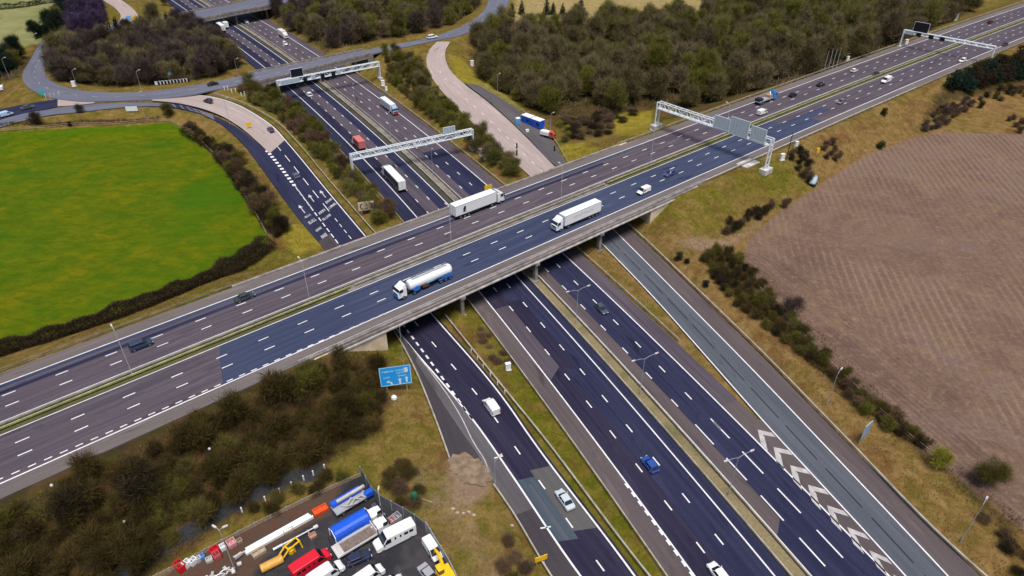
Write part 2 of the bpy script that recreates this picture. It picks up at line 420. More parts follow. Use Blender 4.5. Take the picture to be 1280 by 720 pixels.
def between(px0, px1, fa, fb, A=None, B=None):
    A = A_ if A is None else A; B = B_ if B is None else B; M = (A+B)/2
    ys = np.array([proj(*p)[1] for p in M]); i0 = int(np.argmin(abs(ys-px0))); i1 = int(np.argmin(abs(ys-px1)))
    i0, i1 = sorted((i0, i1)); a = A[i0:i1+1]; b = B[i0:i1+1]
    return a+(b-a)*fa, a+(b-a)*fb
for y0, y1, f0, f1, mt in ((676, 592, .02, .46, A_TEAL), (668, 590, .46, .97, A_OLIVE)):
    a, b = between(y0, y1, f0, f1); child_ribbon(ws, 'surface_patch', mt, a, b, .012)
a, b = between(672, 600, .2, .28); child_ribbon(ws, 'worn_track', A_GREY, a, b, .016)
a, b = between(280, 255, .55, .97); child_ribbon(ws, 'surface_patch', A_BLUE, a, b, .014)
m = MB(); mR = A_+(B_-A_)*.985+np.array([0, 0, .05]); mark(m, mR, .3); mLn = A_+(B_-A_)*.01
iN = int(np.argmin([abs(proj(*p)[1]-385) for p in A_])); mark(m, mLn[:iN], .32)
cen = resample(wM, n=400)*.5+resample(wR, n=400)*.5
s300 = arclen(cen)[int(np.argmin([abs(proj(*p)[1]-310) for p in cen]))]
s180 = arclen(cen)[int(np.argmin([abs(proj(*p)[1]-186) for p in cen]))]
dashes(m, cen, 2.2, 6.8, 2.0, .25, b=s300-14)
dashes(m, cen, 5.5, 4.2, 0, .24, a=s300+24, b=s180+6)
dashes(m, cen, 2.2, 1.6, 0, .2, a=s300-6, b=s300+22)
dv = resample(wM, n=400)
cen = cen+np.array([0, 0, .04])
sA = arclen(dv)[int(np.argmin([abs(proj(*p)[1]-186) for p in dv]))]; sB = arclen(dv)[int(np.argmin([abs(proj(*p)[1]-232) for p in dv]))]
sC = arclen(dv)[int(np.argmin([abs(proj(*p)[1]-312) for p in dv]))]
dashes(m, dv, 1.3, 1.3, 0, 1.1, a=sB, b=sA)
dashes(m, dv, 2.4, 1.2, 0, .3, a=sC, b=sB)
sol = offset(sub_line(dv, sC+26, sB), -.1); mark(m, sol, .2)
# dotted edge of the diverging lane under and south of the bridge
dot = smooth([(590,524),(560,482),(530,441),(506,409),(480,374)])
dashes(m, dot, 1.35, 1.25, 0, .42)
for py in (562, 651):
    q = between(py+2, py-2, -.12, .10); mark(m, np.array([q[0][0], q[1][0]]), .25)
m.obj('lane_marking', WHITE, ws)
WORN2 = paint('road_paint_dull', (.62,.60,.60), .6)
# painted lettering and arrows (illegible from here): rows of strokes, stretched along the lane as road lettering is
m = MB()
def glyph_block(line_a, line_b, s0, s1, f0, f1, nch):
    la = arclen(line_a); 
    def pt(f, s):
        k = s/la[-1]; i = k*(len(line_a)-1); i0 = int(min(i, len(line_a)-2)); t = i-i0
        a = line_a[i0]*(1-t)+line_a[i0+1]*t; b = line_b[i0]*(1-t)+line_b[i0+1]*t
        return a+(b-a)*f
    def quad(fa, fb, sa, sb):
        a = np.array([pt(fa, sa), pt(fa, sb)]); b = np.array([pt(fb, sa), pt(fb, sb)]); m.strip(a, b, .03)
    w = (f1-f0)/nch
    for k in range(nch):
        x = f0+k*w; r = rng.integers(0, 4)
        quad(x+w*.1, x+w*.32, s0, s1)
        if r != 1: quad(x+w*.62, x+w*.84, s0, s1)
        if r in (0, 2): quad(x+w*.32, x+w*.62, s1-(s1-s0)*.22, s1)
        if r in (0, 3): quad(x+w*.32, x+w*.62, s0+(s1-s0)*.42, s0+(s1-s0)*.60)
        if r in (1, 2): quad(x+w*.32, x+w*.84, s0, s0+(s1-s0)*.2)
    return pt
RA, RB = resample(wM, n=400), resample(wR, n=400)
def s_at(line, py): return arclen(line)[int(np.argmin([abs(proj(*p)[1]-py) for p in line]))]
cenl = (RA+RB)/2
for y0, y1, f0, f1, nch in ((262, 259.5, .10, .42, 4), (257, 254.5, .60, .92, 4), (269.5, 267, .08, .46, 6), (263.5, 261, .56, .95, 6)):
    glyph_block(RA, RB, s_at(cenl, y0)*arclen(RA)[-1]/arclen(cenl)[-1], s_at(cenl, y1)*arclen(RA)[-1]/arclen(cenl)[-1], f0, f1, nch)
LA, LB = resample(wL, n=500), resample(wM2, n=500)
cl2 = (LA+LB)/2
def arrow(line_a, line_b, f, y0, y1):
    cc = line_a+(line_b-line_a)*f; s0, s1 = s_at(cc, y0), s_at(cc, y1)
    ln = sub_line(cc, s0, s1-1.6); mark(m, ln, .28, .03)
    hd = sub_line(cc, s1-1.9, s1); n2 = normals2(hd)[0]
    a = hd[0].copy(); b = hd[0].copy(); a[:2] += n2*.62; b[:2] -= n2*.62; tip = hd[-1]
    m.add([(a[0], a[1], a[2]+.03), (b[0], b[1], b[2]+.03), (tip[0], tip[1], tip[2]+.03)], [(0, 1, 2)])
arrow(RA, RB, .25, 252, 243); arrow(RA, RB, .75, 247, 238)
m.obj('road_lettering', WORN2, ws)

wl = structure(ribbon(MB(), wL, wM2, -.02, skirt=.5, n=190).obj('left_turn_lane', A_BLUE), 'separate left turn lane beside the west slip road, curving round the green field', 'slip road')
nL = 190; AL = resample(wL, n=nL); BL = resample(wM2, n=nL)
iD = int(np.argmin([abs(proj(*p)[1]-300)+abs(proj(*p)[0]-415)*.3 for p in AL]))
child_ribbon(wl, 'lay_by_surface', A_LAYBY, AL[:iD], BL[:iD], -.012)
iE = int(np.argmin([abs(proj(*p)[1]-150)+abs(proj(*p)[0]-270)*.3 for p in AL]))
child_ribbon(wl, 'surface_patch', A_RND, AL[iE:], BL[iE:], -.012)
m = MB(); mark(m, resample(offset(wM2, -.2), n=nL)[:iD-10], .2); 
m.obj('lane_marking', WORN, wl)
m = MB()
for y0, y1, f0, f1, nch in ((271, 268.5, .32, .76, 4), (277.5, 275, .28, .82, 5), (287.5, 285, .32, .76, 4), (295.5, 293, .32, .76, 4)):
    glyph_block(LA, LB, s_at(cl2, y0)*arclen(LA)[-1]/arclen(cl2)[-1], s_at(cl2, y1)*arclen(LA)[-1]/arclen(cl2)[-1], f0, f1, nch)
arrow(LA, LB, .5, 266, 256)
m.obj('road_lettering', WORN2, wl)
# grey hard shoulder left of the slip road at the bottom
ba = smooth([(742,790),(690,720),(640,637),(619,607),(600,572),(577.5,540),(520,452)]); bb = smooth([(775,790),(725,720),(640,595),(602,540),(530,447),(522,440)])
bay = structure(ribbon(MB(), ba, bb, -.006, skirt=.4, n=60).obj('slip_shoulder', A_BAY), 'patched grey hard shoulder left of the west slip road', 'road')
BA_, BB_ = resample(ba, n=60), resample(bb, n=60)
a, b = between(735, 640, 0, 1, BA_, BB_); child_ribbon(bay, 'surface_patch', A_LAYBY, a, b, .004)

# --- east slip road from the roundabout down to the right-hand edge
eL = smooth([(1210,810),(1130,720),(965,540),(805,360),(752,305),(715,268),(672,229),(660,218),(640,200),(620,181,.3),(590,153,1.4),(565,128,3.0),(545,105,4.6),(534.5,86,5.9),(533,73,6.6),(537,62,6.9),(546,52,7.0)])
eR = smooth([(1310,812),(1225,720),(1045,540),(960,453),(865,360),(792,290),(747,249),(709,222),(697,212),(690,205),(660,174,.3),(632,147,1.4),(604,123,3.0),(579,104,4.6),(563,88,5.9),(557,75,6.6),(557,63,6.9),(563,52,7.0)])
es = structure(ribbon(MB(), eL, eR, 0, skirt=.5, n=160).obj('east_slip_road', A_BROWN), 'slip road from the roundabout passing under the bridge on the right', 'slip road')
EA, EB = resample(eL, n=400), resample(eR, n=400)
eyy = np.array([proj(*p)[1] for p in (EA+EB)/2])
lnL = smooth([(1210,810),(1130,720),(965,540),(805,360),(752,305),(715,268),(685,241)]); lnR = smooth([(1270,812),(1185,720),(1017,542),(960,482),(840,360),(772,292),(728,249),(710,232)])
child_ribbon(es, 'lane_surface', A_GREY, lnL, lnR, .008)
lnC = (resample(lnL, n=120)+resample(lnR, n=120))/2
iK = int(np.argmin(abs(eyy-232)))
child_ribbon(es, 'concrete_surface', CONC, EA[iK:], EB[iK:], .012)
m = MB(); mark(m, offset(lnL, -.25), .26); sR = arclen(lnR)[-1]
mark(m, sub_line(lnR, 0, sR*.62), .26); mark(m, sub_line(lnR, sR*.62, sR*.9), .26)
iT = int(np.argmin(abs(eyy-232))); iU = int(np.argmin(abs(eyy-90)))
ec = ((EA+EB)/2)[iT:]; dashes(m, ec, 2.5, 5.0, 3, .22, b=arclen(ec)[-1]*.75)
m.obj('lane_marking', WHITE, es)
m = MB(); dashes(m, offset(lnC, .1), 9, 2.2, 3, .22, .02); m.obj('surface_crack', A_DEEP, es)
# chevron hatching in the nose between the slip road and the motorway
m = MB()
H0 = smooth([(1115,728),(1015,623),(960,565),(937,532)]); H1 = smooth([(1137,728),(1047,633),(988,566),(951,528)])
# ground of the hatched nose
nose = structure(ribbon(MB(), H1*0+resample(smooth([(1210,812),(1107,720),(960,567),(934,538)]), n=len(H1)), resample(smooth([(1216,812),(1130,720),(965,540),(951,524)]), n=len(H1)), .004, n=40).obj('hatched_nose', A_BROWN), 'paved nose with white chevrons between motorway and right slip road', 'road')
NA = resample(smooth([(1210,812),(1107,720),(960,567),(938,541)]), n=300); NB_ = resample(smooth([(1216,812),(1130,720),(965,540),(952,527)]), n=300)
sN = arclen(NA)[-1]
def q(s, f):
    i = max(0.0, min(298.9, (sN-s)/sN*299)); k = int(i); t = i-k; a = NA[k]*(1-t)+NA[k+1]*t; b = NB_[k]*(1-t)+NB_[k+1]*t
    return a+(b-a)*f
s0 = .6
while s0 < sN-6:
    m.strip(np.array([q(s0, .47), q(s0+2.5, .05)]), np.array([q(s0+2.0, .47), q(s0+4.7, .05)]), .02)
    m.strip(np.array([q(s0, .47), q(s0+2.3, .95)]), np.array([q(s0+1.4, .47), q(s0+3.5, .95)]), .024)
    s0 += 4.6
m.obj('hatch_marking', WORN, nose)
# lay-by pavement beside the concrete slip road
lA = smooth([(699,210),(690.5,204),(661,173,.3),(633,146,1.4),(605,122,3.0),(581,104,4.6)]); lB = smooth([(712,212),(703,196),(683,166,.3),(657,144,1.4),(628,124,3.0),(598,106,4.6)])
lb = structure(ribbon(MB(), lA, lB, .0, skirt=.5, n=40).obj('lay_by', A_BAY), 'grey lay-by beside the pale concrete slip road', 'road')

# --- roundabout ring with its two flyovers
rI = smooth([(82,52),(70,63),(61,74),(56,85),(57.5,94),(66,102.5),(80,108.5),(100,113),(130,115.5),(170,115.3),(210,111.5),(240,107),(270,101.5),(300,95.5),(320,91),(395,75.5),(470,60),(515,51.5),(545,44.5),(570,36),(590,26),(603,15),(609,5),(610,-14)], ZU)
rO = smooth([(56,47),(45,62),(36,78),(29,90),(28,98),(32,106),(42,114),(56,120),(75,124),(100,126.5),(150,126),(200,123.5),(235,119),(262,113.5),(290,108.5),(320,103),(395,84.5),(467,67),(510,58),(540,51.5),(572,45),(612,27),(632,11),(637,0),(639,-16)], ZU)
rb = structure(ribbon(MB(), rI, rO, .01, skirt=.5, n=170).obj('roundabout', A_RND), 'grey roundabout carriageway curving round the wooded island', 'roundabout')
m = MB(); ri, ro = resample(rI, n=300), resample(rO, n=300); 
dashes(m, (ri+ro)/2, 2, 7, 0, .2, .025); m.obj('lane_marking', WORN, rb)
r2I = smooth([(140,30),(190,24),(240,15),(296,4),(327,-3),(372,-13)], ZU); r2O = smooth([(140,38),(190,34),(251,24),(290,16),(350,5),(395,-5)], ZU)
rb2 = structure(ribbon(MB(), r2I, r2O, .01, skirt=.5, n=60).obj('roundabout', A_RND), 'far side of the roundabout carriageway behind the wooded island', 'roundabout')
apI = smooth([(-30,143),(0,136.5),(50,127),(78,123)], 6.7); apO = smooth([(-30,157),(0,149.5),(25,143),(78,132)], 6.7)
ap = structure(ribbon(MB(), apI, apO, .004, skirt=.4, n=30).obj('approach_road', A_BLUE), 'dark blue approach road entering the roundabout at far left', 'road')
apc = smooth([(72,124.5),(95,125.5),(118,126)], 6.76); apc2 = smooth([(72,133),(95,131.5),(118,129)], 6.76)
structure(ribbon(MB(), apc, apc2, .03, n=12).obj('concrete_apron', CONC), 'pale concrete apron where the approach road meets the roundabout', 'road')
fI = smooth([(98,-22),(110,-10),(128,0),(146,12),(151,21),(145,29),(130,38)], 6.5); fO = smooth([(124,-22),(136,-12),(152,0),(169,14),(173,24),(163,34),(143,46)], 6.5)
fr = structure(ribbon(MB(), fI, fO, .004, skirt=.4, n=40).obj('far_slip_road', CONC), 'pale concrete road bending down to the roundabout at top left', 'road')
tr = smooth([(40,790),(150,715),(230,668),(300,628),(350,602),(405,588)], .9)
TRK = (offset(tr, 1.7), offset(tr, -1.7))
# ---- samples for the ground
aU = lambda x, y: not (33 < FU.inv(x, y)[0] < 156)
samples(FU.line(18.3, U0, U1), FU.line(-18.3, U0, U1), aU)
samples(FL.line(15.6, LU0, LU1), FL.line(-20.6, LU0, LU1))
samples(wM, offset(wR, -.7)); samples(wL, wM2); samples(ba, bb)
samples(eL, eR); samples(lA, lB); samples(NA, NB_)
aF = lambda x, y: not (-34 < FL.inv(x, y)[1] < 29)
aF1 = lambda x, y: not (-31 < FL.inv(x, y)[1] < 27)
samples(rI, rO, aF1); samples(r2I, r2O, aF); samples(apI, apO); samples(fI, fO)
SAMP = np.array(SAMP)
# ------------------------------------------------------------------ ground
def poly_sd(px, py, poly):
    """signed distance (m, positive inside) of points to a polygon"""
    poly = np.asarray(poly)[:, :2]; n = len(poly); d2 = np.full(px.shape, 1e18); ins = np.zeros(px.shape, bool)
    for i in range(n):
        a, b = poly[i], poly[(i+1) % n]; e = b-a; L2 = e@e+1e-9
        t = np.clip(((px-a[0])*e[0]+(py-a[1])*e[1])/L2, 0, 1)
        d2 = np.minimum(d2, (px-a[0]-t*e[0])**2+(py-a[1]-t*e[1])**2)
        c = ((a[1] > py) != (b[1] > py)) & (px < (b[0]-a[0])*(py-a[1])/(b[1]-a[1]+1e-12)+a[0])
        ins ^= c
    return np.where(ins, np.sqrt(d2), -np.sqrt(d2))
GS = 1.5
xs = np.concatenate([[-9000,-4000,-1800,-900,-600], np.arange(-450, 450+GS, GS), [600,900,1800,4000,9000]])
ys = np.concatenate([[-5000,-1500,-400,-120,-20], np.arange(20, 620+GS, GS), [700,900,1500,3000,6000,14000]])
GX, GY = np.meshgrid(xs, ys); gx, gy = GX.ravel(), GY.ravel()
def lumps(x, y, s, seed):
    r = np.random.default_rng(seed); o = np.zeros_like(x)
    for _ in range(7):
        a = r.uniform(0, 2*PI); k = r.uniform(.6, 1.6)/s; o += np.sin((x*math.cos(a)+y*math.sin(a))*k+r.uniform(0, 6))
    return o/7
base = .8+.35*lumps(gx, gy, 9, 1)+.25*lumps(gx, gy, 30, 2)
inner = np.clip(np.minimum(np.minimum(gx+450, 450-gx), np.minimum(gy-20, 620-gy))/40, 0, 1)
base = .8+(base-.8)*inner
lo = np.full(gx.shape, -1e9); hi = np.full(gx.shape, 1e9); dmin = np.full(gx.shape, 1e9); cap = np.full(gx.shape, 1e9)
zb = SAMP[:, 3]
for i in range(0, len(gx), 3000):
    X = gx[i:i+3000, None]; Y = gy[i:i+3000, None]
    d = np.sqrt((X-SAMP[:, 0])**2+(Y-SAMP[:, 1])**2)-SAMP[:, 2]
    out = np.maximum(0, d-1.6)
    lo[i:i+3000] = (zb-.08-.42*out).max(1); hi[i:i+3000] = (zb-.08+.5*out).min(1)
    dmin[i:i+3000] = d.min(1); cap[i:i+3000] = np.where(d < 1.0, zb-.32, np.where(d < 2.2, zb-.06, 1e9)).min(1)
h = np.minimum(np.maximum(base, lo), hi); h = np.minimum(h, cap)
far_drop = np.clip((np.hypot(gx, gy-300)-700)/5000, 0, 1)
gz = h; GZ = gz.reshape(GX.shape); DM = dmin.reshape(GX.shape)
def _interp(A, x, y):
    i = np.clip(np.searchsorted(xs, x)-1, 0, len(xs)-2); j = np.clip(np.searchsorted(ys, y)-1, 0, len(ys)-2)
    tx = (x-xs[i])/(xs[i+1]-xs[i]); ty = (y-ys[j])/(ys[j+1]-ys[j])
    return (A[j, i]*(1-tx)+A[j, i+1]*tx)*(1-ty)+(A[j+1, i]*(1-tx)+A[j+1, i+1]*tx)*ty
def hz(x, y): return float(_interp(GZ, x, y))
def road_d(x, y): return float(_interp(DM, x, y))
def G(px, py):
    z = 1.0
    for _ in range(25):
        w = P(px, py, z); z = .5*z+.5*hz(*w)
    w = P(px, py, z)
    return np.array([w[0], w[1], hz(*w)])
def GP(pts): return np.array([G(*p[:2]) for p in pts])
# fields and other areas, outlined where they lie
POLY = {
 'green': GP([(-60,170),(0,166),(60,161.5),(130,158),(200,153.5),(216,154.5),(235,165),(262,190),(292,226),(316,263),(333,292),(334,304),(300,326),(240,352),(150,388),(75,414),(0,436),(-60,452)]),
 'plough': GP([(1420,172),(1280,168),(1180,165.5),(1140,172),(1080,195),(1020,235),(965,272),(934,303),(930,328),(947,360),(1000,420),(1060,480),(1130,545),(1185,588),(1300,680),(1500,800)]),
 'yard': GP([(455,592),(470,622),(515,646),(536,660),(556,690),(590,770),(180,790),(205,718),(320,655),(400,615)]),
 'yardsoil': GP([(170,745),(210,713),(320,655),(400,615),(425,608),(415,640),(345,682),(330,700),(300,740)]),
 'dirt1': GP([(560,580),(585,572),(600,580),(617,605),(600,625),(575,640),(562,625)]),
 'dirt2': GP([(845,300),(870,292),(905,298),(935,285),(960,262),(950,285),(915,312),(880,318),(850,308)]),
 'track': np.vstack([TRK[0], TRK[1][::-1]]),
 'scrub1': GP([(-40,640),(0,612),(160,545),(320,478),(430,440),(482,445),(490,500),(470,545),(420,575),(330,625),(210,705),(120,790),(-60,790)]),
 'edge1': GP([(600,100),(640,125),(690,165),(740,178),(800,158),(880,142),(960,119),(960,100),(800,120),(690,130)]),
 'wood1': GP([(585,64),(630,40),(665,36),(780,33),(900,20),(1000,4),(1215,-8),(1225,8),(1150,42),(1060,83),(960,110),(880,131),(800,137),(760,145),(700,146),(650,130),(600,100)]),
 'wood2': GP([(62,88),(80,72),(110,55),(140,46),(190,38),(245,36),(275,60),(300,80),(270,96),(225,103),(180,107),(120,107),(78,103)]),
 'wood3': GP([(340,24),(365,5),(420,-12),(600,-12),(600,8),(560,32),(500,46),(440,57),(408,66),(380,45)]),
 'belt': GP([(-20,112),(0,100),(36,80),(58,58),(66,40),(84,28),(84,8),(76,24),(58,40),(36,66),(0,84),(-25,92)]),
 'wood4': GP([(-30,108),(0,92),(40,70),(60,40),(85,25),(88,-15),(135,-15),(130,25),(135,45),(100,60),(60,72),(40,85),(20,100)]),
 'farfield': GP([(-30,-18),(75,-18),(83,5),(80,32),(50,55),(0,72),(-40,82)]),
 'farstraw': GP([(640,-20),(1040,-20),(990,0),(900,14),(800,26),(645,30)]),
 'verge_w': GP([(600,400),(640,440),(708,538),(832,720),(870,770),(820,770),(672,540),(600,440),(575,400)]),
 'gorse1': GP([(560,68),(575,72),(602,100),(652,136),(642,142),(602,118),(570,96)]), 'gorse2': GP([(762,142),(815,139),(824,160),(792,170),(766,160)]), 'gorse3': GP([(694,184),(730,180),(748,190),(712,207)]), 'gorse4': GP([(372,278),(402,300),(398,312),(370,318),(352,300)]),
 'lush': GP([(808,290),(880,230),(940,212),(1000,200),(1010,225),(960,262),(920,285),(870,292)]),
 'brambles': GP([(880,315),(905,305),(960,345),(1010,400),(1080,470),(1150,535),(1185,570),(1290,660),(1270,680),(1140,560),(1060,505),(985,430),(930,385),(890,345)]),
 'brown_r': GP([(1150,160),(1190,125),(1290,105),(1290,60),(1200,95),(1170,118)]),
 'mud_l': GP([(470,600),(500,570),(560,590),(600,640),(640,700),(690,790),(600,790),(560,700),(520,640)]),
}
ATTR = {}
def sdm(k, soft): return np.clip(.5+poly_sd(gx, gy, POLY[k])/(2*soft), 0, 1)
ATTR['green'] = sdm('green', 1.0); ATTR['plough'] = sdm('plough', 1.6)
ATTR['yard'] = sdm('yard', .9); ATTR['soil'] = sdm('yardsoil', 1.2)
ATTR['dirt'] = np.maximum(np.maximum(sdm('dirt1', 2.5), sdm('dirt2', 3)*.7), sdm('mud_l', 5)*.45)
ATTR['track'] = sdm('track', .9)
ATTR['scrub'] = np.maximum.reduce([sdm('scrub1', 3), sdm('wood1', 5), sdm('edge1', 5)*.62, sdm('wood2', 4), sdm('wood3', 5), sdm('wood4', 5), sdm('brambles', 3)*.8, sdm('brown_r', 4)])
ATTR['gorse'] = np.maximum.reduce([sdm(k, 2.5) for k in ('gorse1', 'gorse2', 'gorse3', 'gorse4')])
ATTR['farfield'] = sdm('farfield', 4); ATTR['straw'] = sdm('farstraw', 5); ATTR['lush'] = np.maximum(sdm('lush', 6), sdm('verge_w', 2))
uF, vF = FU.inv(gx, gy); uL, vL = FL.inv(gx, gy)
ATTR['dry'] = np.clip(.5+(vL*-1-20)/40, 0, 1)*np.clip((140-uL)/30+.5, 0, 1)
ATTR['dry'] = np.maximum(ATTR['dry'], np.clip(.5+(-vF-20)/8, 0, 1)*np.clip((uF-185)/25, 0, 1))
def ground_material():
    m, nt, b = nodes_of('ground_cover')
    pos = nt.nodes.new('ShaderNodeNewGeometry').outputs['Position']
    def attr(n):
        a = nt.nodes.new('ShaderNodeAttribute'); a.attribute_name = n; return a.outputs['Fac']
    jit = noise(nt, pos, .45, 5, .4, .25, .75, .6)
    def edge(n, hard=.25):
        s = math_(nt, 'ADD', attr(n), math_(nt, 'MULTIPLY', math_(nt, 'SUBTRACT', jit, .5), .45))
        mr = nt.nodes.new('ShaderNodeMapRange'); mr.inputs[1].default_value = .5-hard; mr.inputs[2].default_value = .5+hard; mr.interpolation_type = 'SMOOTHSTEP'
        L(nt, s, mr.inputs[0]); return mr.outputs[0]
    big = noise(nt, pos, .060, 7, .8, .41, .59, .68); mid = noise(nt, pos, .34, 7, .6, .38, .62, .70); fine = noise(nt, pos, 1.7, 6, .2, .3, .7, .7)
    # rough verge grass: olive to straw
    green = ramp_mix(nt, mid, (.080,.092,.004), (.165,.140,.010)); straw = ramp_mix(nt, mid, (.195,.106,.034), (.290,.182,.068))
    dryf = math_(nt, 'ADD', math_(nt, 'MULTIPLY', big, .55), math_(nt, 'MULTIPLY', mid, .38), True)
    dryf = math_(nt, 'ADD', dryf, math_(nt, 'MULTIPLY', attr('dry'), .45), True)
    dryf = math_(nt, 'SUBTRACT', dryf, math_(nt, 'MULTIPLY', attr('lush'), .45), True)
    col = ramp_mix(nt, dryf, green, straw)
    rb = noise(nt, pos, .11, 7, 1.2, .52, .64, .68); col = ramp_mix(nt, math_(nt, 'MULTIPLY', rb, .85), col, (.150,.068,.026))
    col = ramp_mix(nt, math_(nt, 'MULTIPLY', fine, .45), col, (.052,.042,.014))
    # floor of woods and scrub
    fl = ramp_mix(nt, mid, (.050,.032,.015), (.066,.058,.010)); fl = ramp_mix(nt, noise(nt, pos, .12, 5, .6, .46, .66), fl, (.120,.062,.026)); fl = ramp_mix(nt, math_(nt, 'MULTIPLY', fine, .5), fl, (.022,.018,.010))
    col = ramp_mix(nt, edge('scrub', .3), col, fl)
    # far pasture and straw
    col = ramp_mix(nt, edge('farfield'), col, ramp_mix(nt, big, (.16,.175,.055), (.25,.235,.105)))
    col = ramp_mix(nt, edge('straw'), col, ramp_mix(nt, mid, (.36,.27,.10), (.22,.17,.08)))
    col = ramp_mix(nt, edge('gorse', .35), col, ramp_mix(nt, mid, (.165,.140,.014), (.27,.205,.028)))
    # bare earth
    col = ramp_mix(nt, edge('dirt', .35), col, ramp_mix(nt, fine, (.30,.20,.135), (.20,.135,.085)))
    col = ramp_mix(nt, edge('track', .3), col, ramp_mix(nt, fine, (.050,.052,.060), (.032,.033,.036)))
    # green pasture
    gn = noise(nt, mapping(nt, pos, (.05, .05, 1)), 1.0, 6, .8, .34, .66, .6); g2 = noise(nt, mapping(nt, pos, (.22, .40, 1), (0, 0, .3)), 1.0, 7, .5, .40, .60, .72)
    pas = ramp_mix(nt, gn, (.062,.122,.002), (.160,.150,.002)); pas = ramp_mix(nt, math_(nt, 'MULTIPLY', g2, .62), pas, (.034,.084,.001)); pas = ramp_mix(nt, math_(nt, 'MULTIPLY', fine, .42), pas, (.045,.085,.001))
    tan = noise(nt, mapping(nt, pos, (.12, .16, 1)), 1.0, 6, .6, .58, .72, .6); pas = ramp_mix(nt, math_(nt, 'MULTIPLY', tan, .6), pas, (.190,.150,.004))
    sh = noise(nt, mapping(nt, pos, (.02, .03, 1)), 1.0, 4, .5, .5, .72, .5); pas = ramp_mix(nt, math_(nt, 'MULTIPLY', sh, .6), pas, (.036,.115,.002))
    col = ramp_mix(nt, edge('green', .12), col, pas)
    # ploughed field: drilled rows, wheel tracks, clods
    a0 = math.radians(38)
    def rows(ang, period, dist):
        v = mapping(nt, pos, (1, 1, 1), (0, 0, ang)); w = nt.nodes.new('ShaderNodeTexWave'); w.wave_type = 'BANDS'; w.bands_direction = 'X'
        w.inputs['Scale'].default_value = 6.2832/(period*20)*1.0; w.inputs['Distortion'].default_value = dist; w.inputs['Detail'].default_value = 3; w.inputs['Detail Scale'].default_value = .35
        L(nt, v, w.inputs['Vector']); return w.outputs['Fac']
    r1 = rows(ROW_ANG, 1.3, 2.6); r2 = rows(ROW_ANG, 7.2, 4.0); r3 = rows(ROW_ANG2, 2.0, .8)
    sx_ = nt.nodes.new('ShaderNodeSeparateXYZ'); L(nt, pos, sx_.inputs[0]); side = nt.nodes.new('ShaderNodeMapRange'); side.inputs[1].default_value = 16; side.inputs[2].default_value = 30; sr_ = nt.nodes.new('ShaderNodeSeparateXYZ'); L(nt, mapping(nt, pos, (1, 1, 1), (0, 0, ROW_ANG)), sr_.inputs[0]); L(nt, math_(nt, 'ADD', math_(nt, 'MULTIPLY', math_(nt, 'SUBTRACT', sr_.outputs[0], HX0), HSG), math_(nt, 'MULTIPLY', big, 10)), side.inputs[0])
    pf = ramp_mix(nt, big, (.165,.102,.076), (.215,.140,.098))
    ins = math_(nt, 'SUBTRACT', 1.0, side.outputs[0]); r1 = math_(nt, 'MULTIPLY', math_(nt, 'MULTIPLY', r1, noise(nt, pos, .07, 4, .8, .3, .7)), ins); r2 = math_(nt, 'MULTIPLY', r2, ins); r3 = math_(nt, 'MULTIPLY', r3, noise(nt, pos, .022, 4, .6, .16, .52)); pf = ramp_mix(nt, math_(nt, 'MULTIPLY', r1, .62), pf, (.090,.050,.042)); pf = ramp_mix(nt, math_(nt, 'MULTIPLY', math_(nt, 'MULTIPLY', math_(nt, 'POWER', r3, 3.0), side.outputs[0]), .55), pf, (.34,.24,.175)); pf = ramp_mix(nt, math_(nt, 'MULTIPLY', math_(nt, 'POWER', r2, 4.0), .30), pf, (.27,.185,.135))
    st = noise(nt, mapping(nt, mapping(nt, pos, (1,1,1), (0,0,ROW_ANG)), (.6, .035, 1)), 1.0, 5, .3, .55, .70); pf = ramp_mix(nt, math_(nt, 'MULTIPLY', math_(nt, 'MULTIPLY', st, ins), .6), pf, (.098,.058,.052))
    pf = ramp_mix(nt, math_(nt, 'MULTIPLY', noise(nt, pos, .1, 6, 1.0, .52, .7), .55), pf, (.27,.18,.10)); pf = ramp_mix(nt, math_(nt, 'MULTIPLY', noise(nt, pos, .06, 5, .8, .55, .7), .4), pf, (.19,.13,.135))
    pf = ramp_mix(nt, math_(nt, 'MULTIPLY', fine, .6), pf, (.085,.050,.038)); pf = ramp_mix(nt, math_(nt, 'MULTIPLY', noise(nt, pos, .8, 5, .5, .52, .7, .65), .55), pf, (.27,.185,.13))
    col = ramp_mix(nt, edge('plough'), col, pf)
    # depot yard
    yd = ramp_mix(nt, big, (.028,.028,.034), (.048,.045,.050)); yd = ramp_mix(nt, noise(nt, pos, .35, 6, .8, .5, .72), yd, (.075,.068,.068))
    yd = ramp_mix(nt, edge('soil'), yd, ramp_mix(nt, mid, (.105,.052,.036), (.085,.062,.045)))
    col = ramp_mix(nt, edge('yard', .2), col, yd)
    L(nt, col, b.inputs['Base Color']); b.inputs['Roughness'].default_value = .95; b.inputs['Specular IOR Level'].default_value = .08
    bp = nt.nodes.new('ShaderNodeBump'); bp.inputs['Strength'].default_value = .7; bp.inputs['Distance'].default_value = .25
    hh = math_(nt, 'ADD', math_(nt, 'ADD', math_(nt, 'MULTIPLY', mid, .5), math_(nt, 'MULTIPLY', fine, .5)), math_(nt, 'MULTIPLY', math_(nt, 'MULTIPLY', r1, attr('plough')), .5))
    L(nt, hh, bp.inputs['Height']); L(nt, bp.outputs[0], b.inputs['Normal'])
    return m
_p, _q = G(1010, 420)[:2], G(1160, 555)[:2]
_r, _s = G(1140, 285)[:2], G(1212, 410)[:2]
ROW_ANG2 = -(math.atan2(_s[1]-_r[1], _s[0]-_r[0])-PI/2)
ROW_ANG = -(math.atan2(_q[1]-_p[1], _q[0]-_p[0])-PI/2)
_x = lambda q: q[0]*math.cos(ROW_ANG)-q[1]*math.sin(ROW_ANG)
